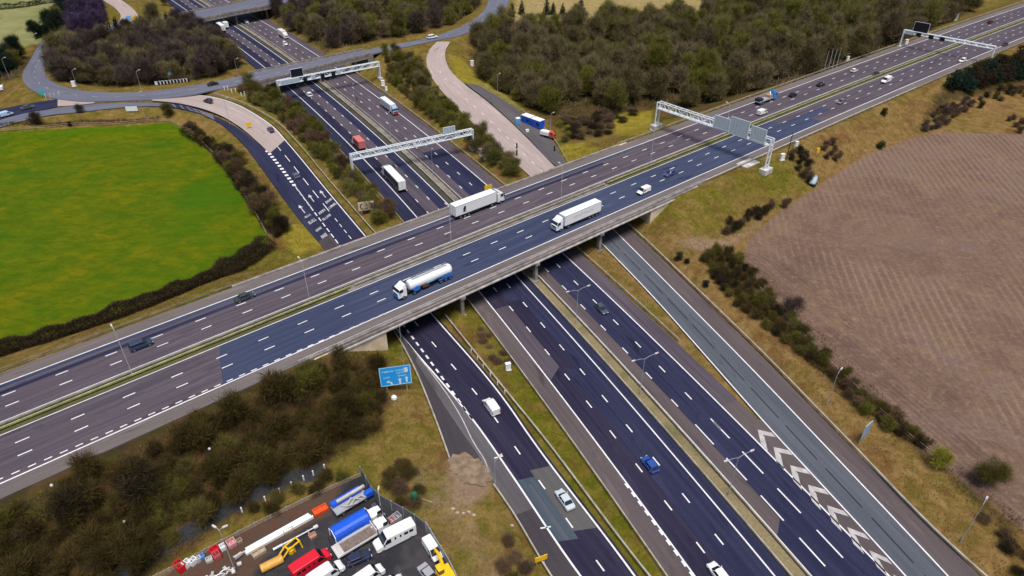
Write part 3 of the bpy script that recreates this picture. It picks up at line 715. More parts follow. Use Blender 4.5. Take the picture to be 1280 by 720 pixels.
HX0 = _x(_p); HSG = 1.0 if _x(G(1200, 350)) > HX0 else -1.0
GM = ground_material()
nx, ny = len(xs), len(ys)
ii, jj = np.meshgrid(np.arange(nx-1), np.arange(ny-1)); ii, jj = ii.ravel(), jj.ravel()
F4 = np.stack([jj*nx+ii, jj*nx+ii+1, (jj+1)*nx+ii+1, (jj+1)*nx+ii], 1)
fg = ATTR['green'][F4].mean(1); fp = ATTR['plough'][F4].mean(1); fy = ATTR['yard'][F4].mean(1)
kind = np.where(fg > .5, 1, np.where(fp > .5, 2, np.where(fy > .5, 3, 0)))
for k, nm, lab in ((0, 'ground', 'rough verge grass and open land around the motorways'), (1, 'pasture', 'bright green grass field at the left'), (2, 'ploughed_field', 'brown ploughed field at the right'), (3, 'depot_yard', 'dark yard surface of the fenced depot at the bottom')):
    f = F4[kind == k]; used = np.unique(f); remap = np.full(nx*ny, -1); remap[used] = np.arange(len(used))
    me = D.meshes.new(nm); me.vertices.add(len(used)); me.vertices.foreach_set('co', np.stack([gx[used], gy[used], gz[used]], 1).ravel())
    ff = remap[f]; me.loops.add(ff.size); me.loops.foreach_set('vertex_index', ff.ravel().astype(np.int32))
    me.polygons.add(len(ff)); me.polygons.foreach_set('loop_start', np.arange(0, ff.size, 4, dtype=np.int32)); me.polygons.foreach_set('use_smooth', np.ones(len(ff), bool))
    for an, av in ATTR.items():
        a = me.attributes.new(an, 'FLOAT', 'POINT'); a.data.foreach_set('value', av[used].astype(np.float32))
    me.update(calc_edges=True); me.validate(); me.materials.append(GM)
    structure(link(nm, me), lab, nm.replace('_', ' '))
# central reserves and the verge slivers between carriageways: raised sheets with the same ground cover
def reserve(parent, A, B, dz, mat, name='central_reserve', step=3.0):
    return ribbon(MB(), A, B, dz, step=step).obj(name, mat, parent)
def reserve_mat(name, c1, c2, c3):
    m, nt, b = nodes_of(name); pos = nt.nodes.new('ShaderNodeNewGeometry').outputs['Position']
    c = ramp_mix(nt, noise(nt, pos, .5, 6, .5, .3, .7, .65), c1, c2); c = ramp_mix(nt, noise(nt, pos, .16, 5, .5, .5, .7), c, c3)
    c = ramp_mix(nt, math_(nt, 'MULTIPLY', noise(nt, pos, 2.2, 5, .2, .3, .7, .7), .5), c, tuple(x*.4 for x in c1))
    L(nt, c, b.inputs['Base Color']); b.inputs['Roughness'].default_value = .95
    bp = nt.nodes.new('ShaderNodeBump'); bp.inputs['Strength'].default_value = .6; bp.inputs['Distance'].default_value = .15; L(nt, noise(nt, pos, 1.5, 5), bp.inputs['Height']); L(nt, bp.outputs[0], b.inputs['Normal'])
    return m
RES_G = reserve_mat('reserve_grass', (.085,.088,.022), (.120,.105,.030), (.055,.050,.025)); RES_S = reserve_mat('reserve_straw', (.235,.185,.090), (.30,.235,.125), (.15,.13,.05)); RES_D = reserve_mat('reserve_dark', (.055,.052,.030), (.085,.075,.045), (.04,.038,.02))
RES_P = plain('reserve_paving', (.20,.175,.155), .9, var=.3, scale=.3)
for u0, u1 in ((U0, 54), (140, U1)):
    reserve(up, FU.line(1.75, u0, u1), FU.line(.55, u0, u1), .02, RES_D); reserve(up, FU.line(.6, u0, u1), FU.line(-1.3, u0, u1), .03, RES_G)
reserve(up, FU.line(1.75, 54, 140), FU.line(-1.3, 54, 140), .06, RES_P)
reserve(lo_, FL.line(-2.0, LU0, 150), FL.line(-4.5, LU0, 150), .03, RES_S)
reserve(lo_, FL.line(-.5, 150, LU1), FL.line(-2.4, 150, LU1), .05, RES_D); reserve(lo_, FL.line(-2.4, 150, LU1), FL.line(-4.4, 150, LU1), .05, RES_P)
# ------------------------------------------------------------------ bridges
def at_u(ref, u, v, z): return tuple(float(x) for x in ref.at(u, v, z))
CONCP = plain('parapet_concrete', (.25,.215,.20), .85, var=.3, scale=.6)
br = thing('motorway_bridge', 'long concrete bridge carrying the upper motorway over the lower one', 'bridge', (0,0,0))
def slab(A, B, z0, z1, n=None):
    """solid strip between two lines from z0 to z1"""
    m = MB(); n = n or len(A); a = resample(A, n=n); b = resample(B, n=n); rings = []
    for p, q in zip(a, b): rings.append([(p[0],p[1],z0),(q[0],q[1],z0),(q[0],q[1],z1),(p[0],p[1],z1)])
    return m.loft(rings)
slab(FU.line(18.2, 40, 158), FU.line(-18.2, 40, 158), 5.95, 6.94).obj('deck', CONCG, br)
for s in (1, -1):
    slab(FU.line(s*17.6+.45, 34, 164), FU.line(s*17.6-.3, 34, 164), 6.6, 7.5 if s < 0 else 7.3).obj('parapet', CONCP, br)
    if s > 0: continue
    m = slab(FU.line(s*18.28+.14, 40, 158), FU.line(s*18.28-.14, 40, 158), 5.8, 6.2); m.obj('edge_beam', CONCL, br)
    m = MB(); ln = FU.line(s*17.6, 34, 164, 2.5)
    m.tube([(p[0], p[1], 8.0) for p in ln], .05, 4)
    for p in ln: m.box(p[0], p[1], 7.75, .07, .07, .5)
    m.obj('handrail', GALV, br)
cS = FU.at(53.5, -18.15); 
def abut(u0, u1, name_parent):
    sgn = 1 if u1 > u0 else -1
    fs = FU.at(u0, -18.15)[:2]; uu, vv = FL.inv(*fs); a = FL.ang(float(uu)); d = np.array([math.cos(a), math.sin(a)])
    # front face runs parallel to the lower road until it meets the north edge of the deck
    t = min(np.linspace(5, 70, 400), key=lambda t: abs(FU.inv(*(fs+d*t))[1]-18.15)); fn = fs+d*t
    un = float(FU.inv(*fn)[0])
    bs = FU.at(u1, -18.15)[:2]; bn = FU.at(un+(u1-u0), 18.15)[:2]
    poly = [tuple(fs), tuple(bs), tuple(bn), tuple(fn)]
    if sgn > 0: pass
    else: poly = poly[::-1]
    MB().prism(poly if sgn > 0 else poly, -.6, 6.93).obj('abutment', CONCW, name_parent)
abut(53.5, 37, br); abut(139.5, 160, br)
def edge_u(v, vu): return min(np.linspace(100, 200, 800), key=lambda u: abs(float(FU.inv(*FL.at(u, v)[:2])[1])-vu))
for v in (-3.25, 19.0, -25.6):
    us = np.linspace(edge_u(v, -17.5), edge_u(v, 17.0), 5)
    for u in us:
        p = FL.at(u, v); m = MB(); a = FL.ang(u)
        m.box(p[0], p[1], 2.6, 1.25, .75, 6.6, a); m.box(p[0], p[1], -.1, 2.0, 1.5, 1.1, a)
        m.obj('pier', CONCG, br)
    ln = FL.line(v, us[0]-1.2, us[-1]+1.2); slab(offset(ln, .6), offset(ln, -.6), 5.2, 5.94).obj('crosshead', CONCG, br)
def flyover(I, O, vlo, vhi, label, pv):
    b = thing('flyover_bridge', label, 'bridge')
    def cut(Lr):
        r = resample(Lr, n=240); vv = FL.inv(r[:, 0], r[:, 1])[1]; k = np.where((vv > vlo) & (vv < vhi))[0]
        uu = FL.inv(r[:, 0], r[:, 1])[0]; k = k[uu[k] > 150]; return r[k[0]:k[-1]+1]
    a, c = cut(I), cut(O); n = 40; a = resample(a, n=n); c = resample(c, n=n)
    ao, co = offset(a, .9), offset(c, -.9)
    slab(ao, co, 5.5, 6.93).obj('deck', CONCG, b)
    for ln, s in ((ao, -1), (co, 1)):
        slab(ln, offset(ln, s*.35), 6.6, 7.9).obj('parapet', CONCP, b)
    for v in pv:
        for f in (.12, .5, .88):
            mid = a*(1-f)+c*f; vv = FL.inv(mid[:, 0], mid[:, 1])[1]; i = int(np.argmin(abs(vv-v))); p = mid[i]
            MB().box(p[0], p[1], 2.6, 1.2, .8, 6.4, FL.ang(250)).obj('pier', CONCG, b)
    for i in (0, -1):
        j = 2 if i == 0 else -3
        poly = [tuple(ao[i][:2]), tuple(co[i][:2]), tuple(co[j][:2]), tuple(ao[j][:2])]
        ar = sum(poly[k][0]*poly[(k+1) % 4][1]-poly[(k+1) % 4][0]*poly[k][1] for k in range(4))
        if ar < 0: poly = poly[::-1]
        MB().prism(poly, -1, 6.9).obj('abutment', CONCG, b)
    return b
flyover(rI, rO, -31, 27, 'curved grey flyover of the roundabout, just behind the far lattice gantry', (-3, 17.5, -22))
flyover(r2I, r2O, -30, 26, 'second roundabout flyover crossing the lower motorway at the top of the picture', (-3, -22))

# ------------------------------------------------------------------ safety barriers and fences
RAIL_D = plain('barrier_dull', (.22,.19,.14), .7, .1, var=.3, scale=.5)
def barrier(name, line, label, mat=RAIL, h=.72, group=None, cat='crash barrier', ground=False, w=.16, step=3.2):
    m = MB(); ln = resample(line, step=step)
    zz = [hz(p[0], p[1])+.25 if ground else p[2] for p in ln]
    r = []
    for p, z in zip(ln, zz):
        r.append((p[0], p[1], z))
    r = np.array(r); A, B = offset(r, w/2), offset(r, -w/2)
    rings = [[(a[0],a[1],a[2]+h-.32),(b[0],b[1],b[2]+h-.32),(b[0],b[1],b[2]+h),(a[0],a[1],a[2]+h)] for a, b in zip(A, B)]
    m.loft(rings)
    for p in r: m.box(p[0], p[1], p[2]+(h-.3)/2-.15, .10, .10, h-.0)
    o = tag(m.obj(name, mat), label, cat, group); return o
barrier('crash_barrier', FU.line(.75, U0, 620), 'steel crash barrier along the northern edge of the upper central reserve', RAIL)
barrier('crash_barrier', FU.line(-.35, U0, 55), 'yellow green lichened crash barrier on the upper central reserve left of the bridge', RAILG, w=.34)
barrier('crash_barrier', FU.line(-.35, 56, 139), 'brownish crash barrier on the paved central reserve over the bridge', RAIL, w=.26)
barrier('crash_barrier', FU.line(-.35, 140, 620), 'yellow green lichened crash barrier on the upper central reserve right of the bridge', RAILG, w=.34)
barrier('crash_barrier', FL.line(-2.05, LU0, 620), 'pale crash barrier on the left edge of the straw central reserve of the lower motorway', RAIL, w=.24)
barrier('crash_barrier', FL.line(-4.6, LU0, 620), 'pale crash barrier on the right edge of the straw central reserve of the lower motorway', RAIL, w=.24)
barrier('crash_barrier', FL.line(15.55, LU0, 136), 'crash barrier between the left hard shoulder and the green verge strip', RAIL, w=.22)
barrier('crash_barrier', FL.line(16.2, 160, 300), 'crash barrier beside the far left hard shoulder beyond the bridge', RAIL)
barrier('crash_barrier', FL.line(-20.9, 166, 330), 'crash barrier beside the far right hard shoulder beyond the bridge', RAIL, w=.24)
barrier('crash_barrier', FL.line(-20.9, 92, 150), 'short crash barrier on the narrow grass wedge beside the right slip road', RAIL, w=.22)
barrier('crash_barrier', FU.line(18.0, 164, 620), 'crash barrier on the north edge of the upper motorway below the wood', RAIL, h=.8)
barrier('crash_barrier', FU.line(18.2, U0, 34), 'low crash barrier on the north edge of the upper motorway beside the dark hedge', RAIL_D, h=.5, w=.12)
barrier('crash_barrier', FU.line(-18.0, 164, 420), 'crash barrier on the south edge of the upper motorway above the dry bank', RAIL)
wb = smooth([(815,727),(807,717),(672.5,540),(640,500),(556,395)])
barrier('crash_barrier', wb, 'cream crash barrier along the right edge of the near west slip road', RAIL, w=.3)
sb = smooth([(1232,726),(1225,720),(1045,540),(960,452),(865,359),(792,289),(768,268)])
barrier('crash_barrier', offset(sb, -.3), 'long cream crash barrier along the right edge of the right slip road', RAIL, w=.34)
fb = smooth([(470,295),(410,226,.6),(370,178,2),(345,153,3.2),(322,139,4.2),(295,126.5,5.2),(268,118.5,6)])
barrier('crash_barrier', offset(fb, -.2), 'pale fence rail curving along the right edge of the far west slip road', RAIL, w=.24)
barrier('crash_barrier', offset(lB, -.6), 'crash barrier behind the grey lay-by with the blue cabins', RAIL)
barrier('crash_barrier', offset(wL[:60], .3) if False else smooth([(562,574),(550,540),(492,414),(476,392)]), 'low pale kerb rail left of the lay-by beside the blue sign', RAIL, h=.5, w=.3)
barrier('crash_barrier', offset(smooth([(705,742),(690,720),(640,637),(619,607)]), .3), 'pale crash barrier on the left edge of the slip shoulder beside the yellow sign', RAIL, w=.26)
def post_fence(label, pts, h=1.2, mat=TIMBER, gap=2.6, name='field_fence'):
    m = MB(); ln = resample(catmull(GP(pts)), step=gap); f = thing(name, label, 'fence')
    for k in (.45, .95):
        m.tube([(p[0], p[1], hz(p[0], p[1])+h*k) for p in ln], .06, 4)
    m.obj('rails', mat, f); m = MB()
    for p in ln[:95]: 
        z = hz(p[0], p[1]); MB().box(p[0], p[1], z+h/2-.1, .14, .14, h+.2).obj('post', mat, f)
    return f
post_fence('thin pale fence down the right side of the green field', [(214,153.5),(236,164),(262,189),(292,225),(316,262),(334,295)], 1.3)
post_fence('thin weathered fence along the far end of the green field below the road', [(0,165),(60,160.5),(130,157),(200,152.5),(214,153)], 1.2, gap=3.2)
post_fence('thin fence line between the dry bank and the ploughed field', [(945,358),(1000,418),(1060,478),(1130,543),(1190,590)], 1.1)

# ------------------------------------------------------------------ gantries
def gantry(label, tl, tr, zt, beam=1.9, depth=1.1, base=None, mat=GANT, leg_w=.5, plinth=0):
    a = np.array([*P(*tl, zt)]); b = np.array([*P(*tr, zt)]); c = (a+b)/2; Ln = np.linalg.norm(b-a); rz = math.atan2(b[1]-a[1], b[0]-a[0])
    g = thing('sign_gantry', label, 'gantry', (c[0], c[1], 0), rz)
    hl = Ln/2; m = MB()
    for y in (-depth/2, depth/2):
        for z in (zt, zt-beam): m.tube([(-hl, y, z), (hl, y, z)], .17, 6)
    nseg = int(Ln/2.2); dx = Ln/nseg
    for k in range(nseg+1):
        x = -hl+k*dx
        for y in (-depth/2, depth/2): m.tube([(x, y, zt), (x, y, zt-beam)], .07, 4)
        for z in (zt, zt-beam): m.tube([(x, -depth/2, z), (x, depth/2, z)], .06, 4)
        if k < nseg:
            for y in (-depth/2, depth/2):
                m.tube([(x, y, zt if k % 2 else zt-beam), (x+dx, y, zt-beam if k % 2 else zt)], .10, 4)
            m.tube([(x, -depth/2 if k % 2 else depth/2, zt-beam), (x+dx, depth/2 if k % 2 else -depth/2, zt-beam)], .06, 4)
            m.box(x+dx/2, 0, zt-beam+.07, dx, depth*.7, .05)
    m.obj('beam', mat, g)
    for s in (-1, 1):
        wpos = c+np.array([math.cos(rz), math.sin(rz)])*hl*s; zb = hz(*wpos) if base is None else base[0 if s < 0 else 1]
        m = MB()
        for y in (-depth/2-.15, depth/2+.15):
            m.tube([(s*hl, y, zb), (s*hl, y, zt)], leg_w*.5, 6)
        k = 0; z = zb+.6
        while z < zt-.8:
            m.tube([(s*hl, (-1 if k % 2 else 1)*(depth/2+.15), z), (s*hl, (1 if k % 2 else -1)*(depth/2+.15), min(zt, z+1.3))], .07, 4); z += 1.3; k += 1
        lg = m.obj('leg', mat, g)
        MB().box(s*hl, 0, zb+.2+plinth/2, 1.6+plinth, depth+1.6+plinth, .9+plinth).obj('footing', CONCL, g)
    return g, hl
def panel(g, x, y, z, w, h, mat=SIGNBACK, name='sign_panel', ribs=True):
    p = MB().box(x, y, z, w, .12, h).obj(name, mat, g)
    if ribs:
        m = MB(); n = max(2, int(w/.9))
        for k in range(n): m.box(x-w/2+(k+.5)*w/n, y-.1, z, .1, .08, h*.96)
        m.obj('rib', GALV, p)
    m = MB()
    for zz in (-.5, .5): m.box(x, y, z+zz*h, w+.12, .16, .1)
    for xx in (-.5, .5): m.box(x+xx*w, y, z, .1, .16, h-.12)
    m.obj('sign_rim', SIGNW, p)
    return p
g1, h1 = gantry('pale lattice gantry over the lower motorway, just behind the bridge', (438,193), (590,161), 8.3)
panel(g1, 12.9, -.4, 9.2, 4.4, 3.4); MB().box(0, -.62, 7.5, 1.0, .2, .9).obj('camera_box', WHITEP, g1)
g2, h2 = gantry('pale lattice gantry over the lower motorway in front of the roundabout flyover', (346,101), (473,77), 8.6)
panel(g2, -14.0, 0, 10.3, 5.2, 3.4, BLACK, 'message_sign', False)
for x in (-11.2, -3.6, 1.2): MB().box(x, -.62, 7.4, 1.7, .3, 1.6).obj('lane_signal', BLACK, g2)
for x, w in ((-17.5, 8.0), (-7.5, 1.6), (3.6, 1.6)): panel(g2, x, -.64, 7.5, w, 1.7, SIGNBACK, 'sign_panel')
g3, h3 = gantry('tall pale gantry with three large sign backs over the upper motorway', (824,127), (966,174), 16.4, beam=2.2, depth=1.5, plinth=.9)
for x, w, h, z in ((4.3, 5.7, 3.9, 16.6), (10.6, 6.7, 5.4, 17.0), (17.4, 5.2, 4.2, 16.8)): panel(g3, x, -.95, z, w, h)
g4, h4 = gantry('distant slim gantry with a dark message sign over the upper motorway at upper right', (1131,37), (1245,58), 14.6, beam=1.2, depth=.9)
panel(g4, -12.5, 0, 16.6, 6.6, 4.6, BLACK, 'message_sign', False)
for x in (-12.5, -7.0, -2.2): MB().box(x, -.6, 13.6, 2.1, .35, 1.7).obj('lane_signal', BLACK, g4)
panel(g4, -16.5, -.55, 13.8, 4.2, 1.4)
# ------------------------------------------------------------------ lamp posts
def lamp_mesh(key, h, arms, reach):
    def pole():
        m = MB(); m.tube([(0,0,-.4),(0,0,1.4),(0,0,1.5),(0,0,h)], [.11,.11,.07,.045], 8); m.tube([(0,0,h-.05)]+[(0,0,h)], .06, 6)
        for a in arms: m.tube([(0,0,h-.1), (math.cos(a)*reach*.4, math.sin(a)*reach*.4, h+.25), (math.cos(a)*reach, math.sin(a)*reach, h+.4)], [.055,.05,.04], 6)
        return m.mesh('pole')
    return cached('pole'+key, pole)
def lamp(label, loc, h=11, arms=(0, PI), reach=2.2, rz=0.0, group=None, mat=GALV, name='street_lamp', thick=1.0):
    t = thing(name, label, 'street lamp', loc, rz, group); key = f'{h}{arms}{reach}'
    o = link('pole', lamp_mesh(key, h, arms, reach), mat, t)
    for a in arms:
        m = MB(); X = math.cos(a); Y = math.sin(a); r0, r1 = reach-.1, reach+.75
        rings = []
        for r, w, z in ((r0, .08, .0), (r0+.15, .17, .02), (r1-.15, .17, .05), (r1, .09, .06)):
            cx, cy = X*r, Y*r
            rings.append([(cx-Y*w, cy+X*w, h+.36+z), (cx+Y*w, cy-X*w, h+.36+z), (cx+Y*w*.7, cy-X*w*.7, h+.52+z), (cx-Y*w*.7, cy+X*w*.7, h+.52+z)])
        m.loft(rings); m.obj('lamp_head', CONCL, t)
    return t
def lamp_ref(ref, u, v, label, **k):
    p = ref.at(u, v); return lamp(label, tuple(p), rz=ref.ang(u)+PI/2, **k)
uA, uB, uC = [float(FU.uv(*q)[0]) for q in ((165,467), (383,374), (556,302))]
for u, lab in ((uA, 'tall thin lamp post on the upper central reserve at far left, near the navy car'), (uB, 'lamp post on the upper central reserve left of the tanker lorry'), (uC, 'lamp post on the upper central reserve below the eastbound white lorry'),
               (uC+38, 'lamp post on the upper central reserve above the westbound white lorry'), (uC+76, 'lamp post on the upper central reserve level with the blue car'), (uC+114, 'lamp post on the upper central reserve just beyond the large gantry')):
    lamp_ref(FU, u, .2, lab, h=11.0, arms=(0,), reach=1.1, group='lamp posts on the upper central reserve', mat=CONCL)
for (px, py), lab in (((718,406), 'double arm lamp post on the straw central reserve near the dark car'), ((809,490), 'double arm lamp post in the middle of the straw central reserve')):
    u = float(FL.uv(px, py)[0]); lamp_ref(FL, u, -3.3, lab, h=9.6, reach=2.4, mat=GREYP, group='lamp posts on the lower central reserve')
    u3 = u
lamp_ref(FL, u3-27.5, -3.3, 'double arm lamp post on the straw central reserve beside the chevron hatching', h=9.6, reach=2.4, mat=GREYP, group='lamp posts on the lower central reserve')
for k, u in enumerate((195, 232, 268)):
    lamp_ref(FL, u, -3.4, ['lamp post on the lower central reserve in front of the lattice gantry', 'lamp post on the lower central reserve behind the red cab lorry', 'lamp post on the lower central reserve under the far gantry'][k], h=10, arms=(PI/2,), reach=.6, mat=GREYP, group='lamp posts on the lower central reserve')
for px, py, lab, h in ((1200,678,'lamp post on the dry bank right of the slip road below the round bush',9.5), (1033,507,'pale lamp post on the dry bank behind the blue sign back',8.5), (182,150,'lamp post between the left turn lane and the roundabout',10), (288,158,'lamp post on the inside of the left turn lane bend',10),
                       (299,101,'lamp post beside the roundabout where the flyover starts',8.5), (180,122,'lamp post on the roundabout near the chevron boards',10), (100,117,'lamp post at the roundabout inner kerb',9), (505,457,'lamp post beside the blue sign at the bridge abutment',10.5),
                       (619,608,'thin lamp post at the end of the slip shoulder barrier',6.5), (622,120,'lamp post on the yellow bank beside the concrete slip road',8.5), (688,166,'white topped lamp post behind the lay-by van',7), (497,16,'lamp post in front of the dark wood behind the roundabout',12),(671,8,'lamp post beside the dark conifers at the top of the picture',12),
                       (95,42,'thin lamp post in the violet wood at top left', 10),(12,98,'lamp post beside the dirt parking strip at far left',8), (193,22,'thin lamp post left of the second flyover', 10), (50,66,'lamp post in front of the hedgerow trees at left',8), (754,16,'lamp post between the conifers and the straw field', 9)):
    g = G(px, py); lamp(lab, tuple(g), h=h, arms=(PI*.25,), reach=1.0, mat=GREYP)
# ------------------------------------------------------------------ signs and roadside things
def board(name, label, cat, base, w, h, z0, rz, face=SIGNB, back=SIGNBACK, rim=None, tilt=0, posts=2, group=None):
    t = thing(name, label, cat, tuple(base), rz, group)
    m = MB()
    for s in ([-1, 1] if posts == 2 else [0]):
        MB().tube([(s*w*.32, .12, -.4), (s*w*.32, .12, z0+h*.9)], .09, 6).obj('post', GALV, t)
    p = MB().box(0, 0, z0+h/2, w, .1, h).obj('panel', face, t)
    if rim:
        m = MB()
        for s in (-1, 1): m.box(0, -.02, z0+h/2+s*(h/2-.09), w, .1, .18); m.box(s*(w/2-.09), -.022, z0+h/2, .18, .1, h-.36)
        m.obj('border', rim, p)
    return t, p
b0 = G(497,490); sg, sp = board('direction_sign', 'large bright blue direction sign with white arrows beside the bridge abutment', 'road sign', b0, 6.2, 4.9, 2.0, math.radians(12), SIGNB, rim=plain('sign_pale_blue', (.42,.72,.92), .4))
m = MB(); Y = -.062
def srect(x0, x1, z0, z1): m.box((x0+x1)/2, Y, (z0+z1)/2, abs(x1-x0), .03, abs(z1-z0))
# lettering too small to read: rows of letter strokes at the heights the photograph shows
for x0, x1, z in ((-2.5, -.4, 5.55), (.1, 1.9, 5.6), (.2, 2.2, 4.95), (.4, 2.1, 4.1), (-2.4, -1.2, 4.0)):
    m = MB()
    x = x0
    while x < x1:
        w = rng.uniform(.10, .2); srect(x, x+w*.5, z, z+.36); srect(x+w*.5, x+w*1.3, z+rng.choice([0, .15, .28]), z+rng.choice([.1, .2, .36])); x += w*1.8
    m.obj('text_line', plain('sign_letter_pale', (.45,.78,.95), .4), sp)
m = MB()
def sarrow(x, z, lean=0):
    m.add([(x-.42+lean, Y-.02, z+.95), (x+.42+lean, Y-.02, z+.95), (x+lean*1.5, Y-.02, z+1.55)], [(0, 1, 2)]); m.add([(x-.17, Y-.02, z), (x+.17, Y-.02, z), (x+.17+lean, Y-.02, z+.97), (x-.17+lean, Y-.02, z+.97)], [(0, 1, 2, 3)])
sarrow(.75, 2.25); sarrow(2.1, 2.45); m.add([(-1.0, Y-.02, 2.2), (-.65, Y-.02, 2.2), (-.85, Y-.02, 2.9), (-1.35, Y-.02, 3.2), (-1.5, Y-.02, 2.95), (-1.15, Y-.02, 2.75)], [(0,1,2,3,4,5)])
m.add([(-1.3, Y-.02, 3.5), (-1.95, Y-.02, 3.15), (-1.6, Y-.02, 2.7)], [(0, 1, 2)])
srect(1.75, 2.5, 5.1, 6.2)
m.obj('arrow', SIGNW, sp)
b1 = G(1078,551); sg2, sp2 = board('direction_sign', 'blue direction sign seen nearly edge on beside the right slip road', 'road sign', b1, 2.5, 3.3, 1.3, math.radians(38), SIGNBACK)
m = MB()
for x in (-.8, 0, .8): m.box(x, -.07, 2.95, .3, .05, 3.0)
m.obj('rib', plain('rib_blue_grey', (.12,.26,.48), .5), sp2)
b2 = G(676,706); board('warning_sign', 'small plain yellow sign board on the slip shoulder barrier', 'road sign', b2, 2.1, 1.15, 1.1, math.radians(22), YEL)
b3 = G(459,268); hb, hp = board('roadside_board', 'beige board with dark curved marks in the shrubs behind the bridge', 'sign board', b3, 4.6, 2.8, 1.4, math.radians(15), plain('board_beige', (.62,.50,.36), .6))
m = MB()
for x, s in ((-.95, 1), (.95, -1)):
    for k in range(6):
        a = (PI if s > 0 else 0)-1.2+k*.48; m.box(x+.7*math.cos(a), -.07, 2.75+.85*math.sin(a), .3, .05, .38)
m.box(0, -.07, 2.0, .5, .05, .3); m.obj('mark', DARKM, hp)
for px, py, lab in ((312,160,'small yellow sign on the slip road divider, opposite the purple car'),):
    b = np.array([*P(px, py, 3.2), 3.2]); board('warning_sign', lab, 'road sign', b, 1.9, 1.5, .6, .2, YEL, posts=1)
b = np.array([*P(606,239,0), 0.0]); board('warning_sign', 'yellow sign rising behind the cab of the eastbound white lorry', 'road sign', (float(FU.at(FU.uv(617,248)[0], 16.6)[0]), float(FU.at(FU.uv(617,248)[0], 16.6)[1]), 7.0), 2.6, 1.7, 1.5, math.radians(38), YEL)
b = G(169,27); board('warning_sign', 'yellow sign beside the pale road at top left', 'road sign', b, 2.6, 2.2, .5, .3, YEL); b = G(162,26); board('notice_sign', 'pale blue sign beside the yellow one at top left', 'road sign', b, 2.6, 2.0, .5, .3, plain('sign_light_blue', (.15,.42,.80), .4))
b = G(55,122); board('notice_sign', 'turquoise sign at the mouth of the left approach road', 'road sign', b, 1.8, 2.0, 1.0, .1, plain('sign_turquoise', (.05,.45,.45), .4), posts=1)
b = G(166,141); board('notice_sign', 'white sign on the brown bank below the roundabout', 'road sign', b, 4.2, 1.7, .7, .1, SIGNW)
# chevron boards on the roundabout island
cb = thing('chevron_board', 'row of black and white chevron boards on the roundabout island', 'chevron board', tuple(G(214,104)), .05)
c0 = G(214,104); e0, e1 = G(196,106.5), G(233,103)
for k in range(10):
    p = e0+(e1-e0)*(k/9)-c0; MB().box(p[0], p[1], .95, 1.15, .14, 1.5).obj('white_board', SIGNW, cb)
    MB().box(p[0]+1.05, p[1], .95, .9, .12, 1.45).obj('black_board', BLACK, cb)
b = G(214,104); 
t = thing('roundabout_sign', 'round blue sign standing behind the chevron boards', 'road sign', (b[0], b[1]+1.5, b[2])); MB().tube([(0,0,-.3),(0,0,2.6)], .09, 6).obj('post', GALV, t)
m = MB(); m.loft([[(1.25*math.cos(2*PI*k/16), y, 3.4+1.25*math.sin(2*PI*k/16)) for k in range(16)] for y in (-.06, .06)]); dsc = m.obj('disc', SIGNB, t)
m = MB(); m.loft([[(.8*math.cos(2*PI*k/16), y, 3.4+.8*math.sin(2*PI*k/16)) for k in range(16)] for y in (-.1, -.07)]); m.obj('disc_face', SIGNW, dsc)
# bollards, marker posts, roadside cabinets
def post_mesh():
    m = MB(); m.tube([(0,0,-.2),(0,0,1.15),(0,0,1.25)], [.11,.11,.05], 8); return m.mesh('marker_post')
def bollards(name, pts, label, group, mat, sc=1.0, cat='bollard', ref_z=None):
    for i, p in enumerate(pts):
        g = G(*p) if ref_z is None else np.array([*P(p[0], p[1], ref_z), ref_z])
        o = link(name, cached('post', post_mesh), mat, None, tuple(g)); o.scale = (sc*1.3, sc*1.3, sc); tag(o, label, cat, group)
bollards('marker_post', [(589,440),(597,449),(604,459),(613,470),(622,481),(631,492)], 'small white marker post in the row along the cream barrier of the near slip road', 'white marker posts beside the near slip road', WHITEP, .75, 'marker post')
bollards('bollard', [(281,112.5),(285,112),(290,116),(295,115),(302,120),(306,119),(313,125),(317,124),(324,129.5),(328,129)], 'white and black bollard on the grass nose beside the curving slip road', 'bollards on the grass nose', WHITEP, 1.25)
bollards('marker_post', [(646,187),(646,195.5),(693,190),(693,172)], 'dark upright post beside the concrete slip road', 'dark posts by the concrete slip road', DARKM, 2.0, 'marker post')
bollards('stone_block', [(332,626),(350,616),(365,608),(380,600),(392,594),(406,586),(303,640)], 'white stub post in the row along the gravel track above the yard', 'white stub posts along the track', WHITEP, 1.0, 'marker post')
bollards('bollard', [(58,123),(64,122.5),(69,121.8),(75,121.2)], 'pale bollard at the mouth of the left approach road', 'bollards at the left approach road', CONCL, 1.5)
def cabinet_mesh():
    m = MB(); m.box(0, 0, .85, 1.1, .7, 1.7); m.box(0, 0, 1.74, 1.2, .8, .1); m.box(0, 0, .05, 1.3, .9, .24); return m.mesh('roadside_cabinet')
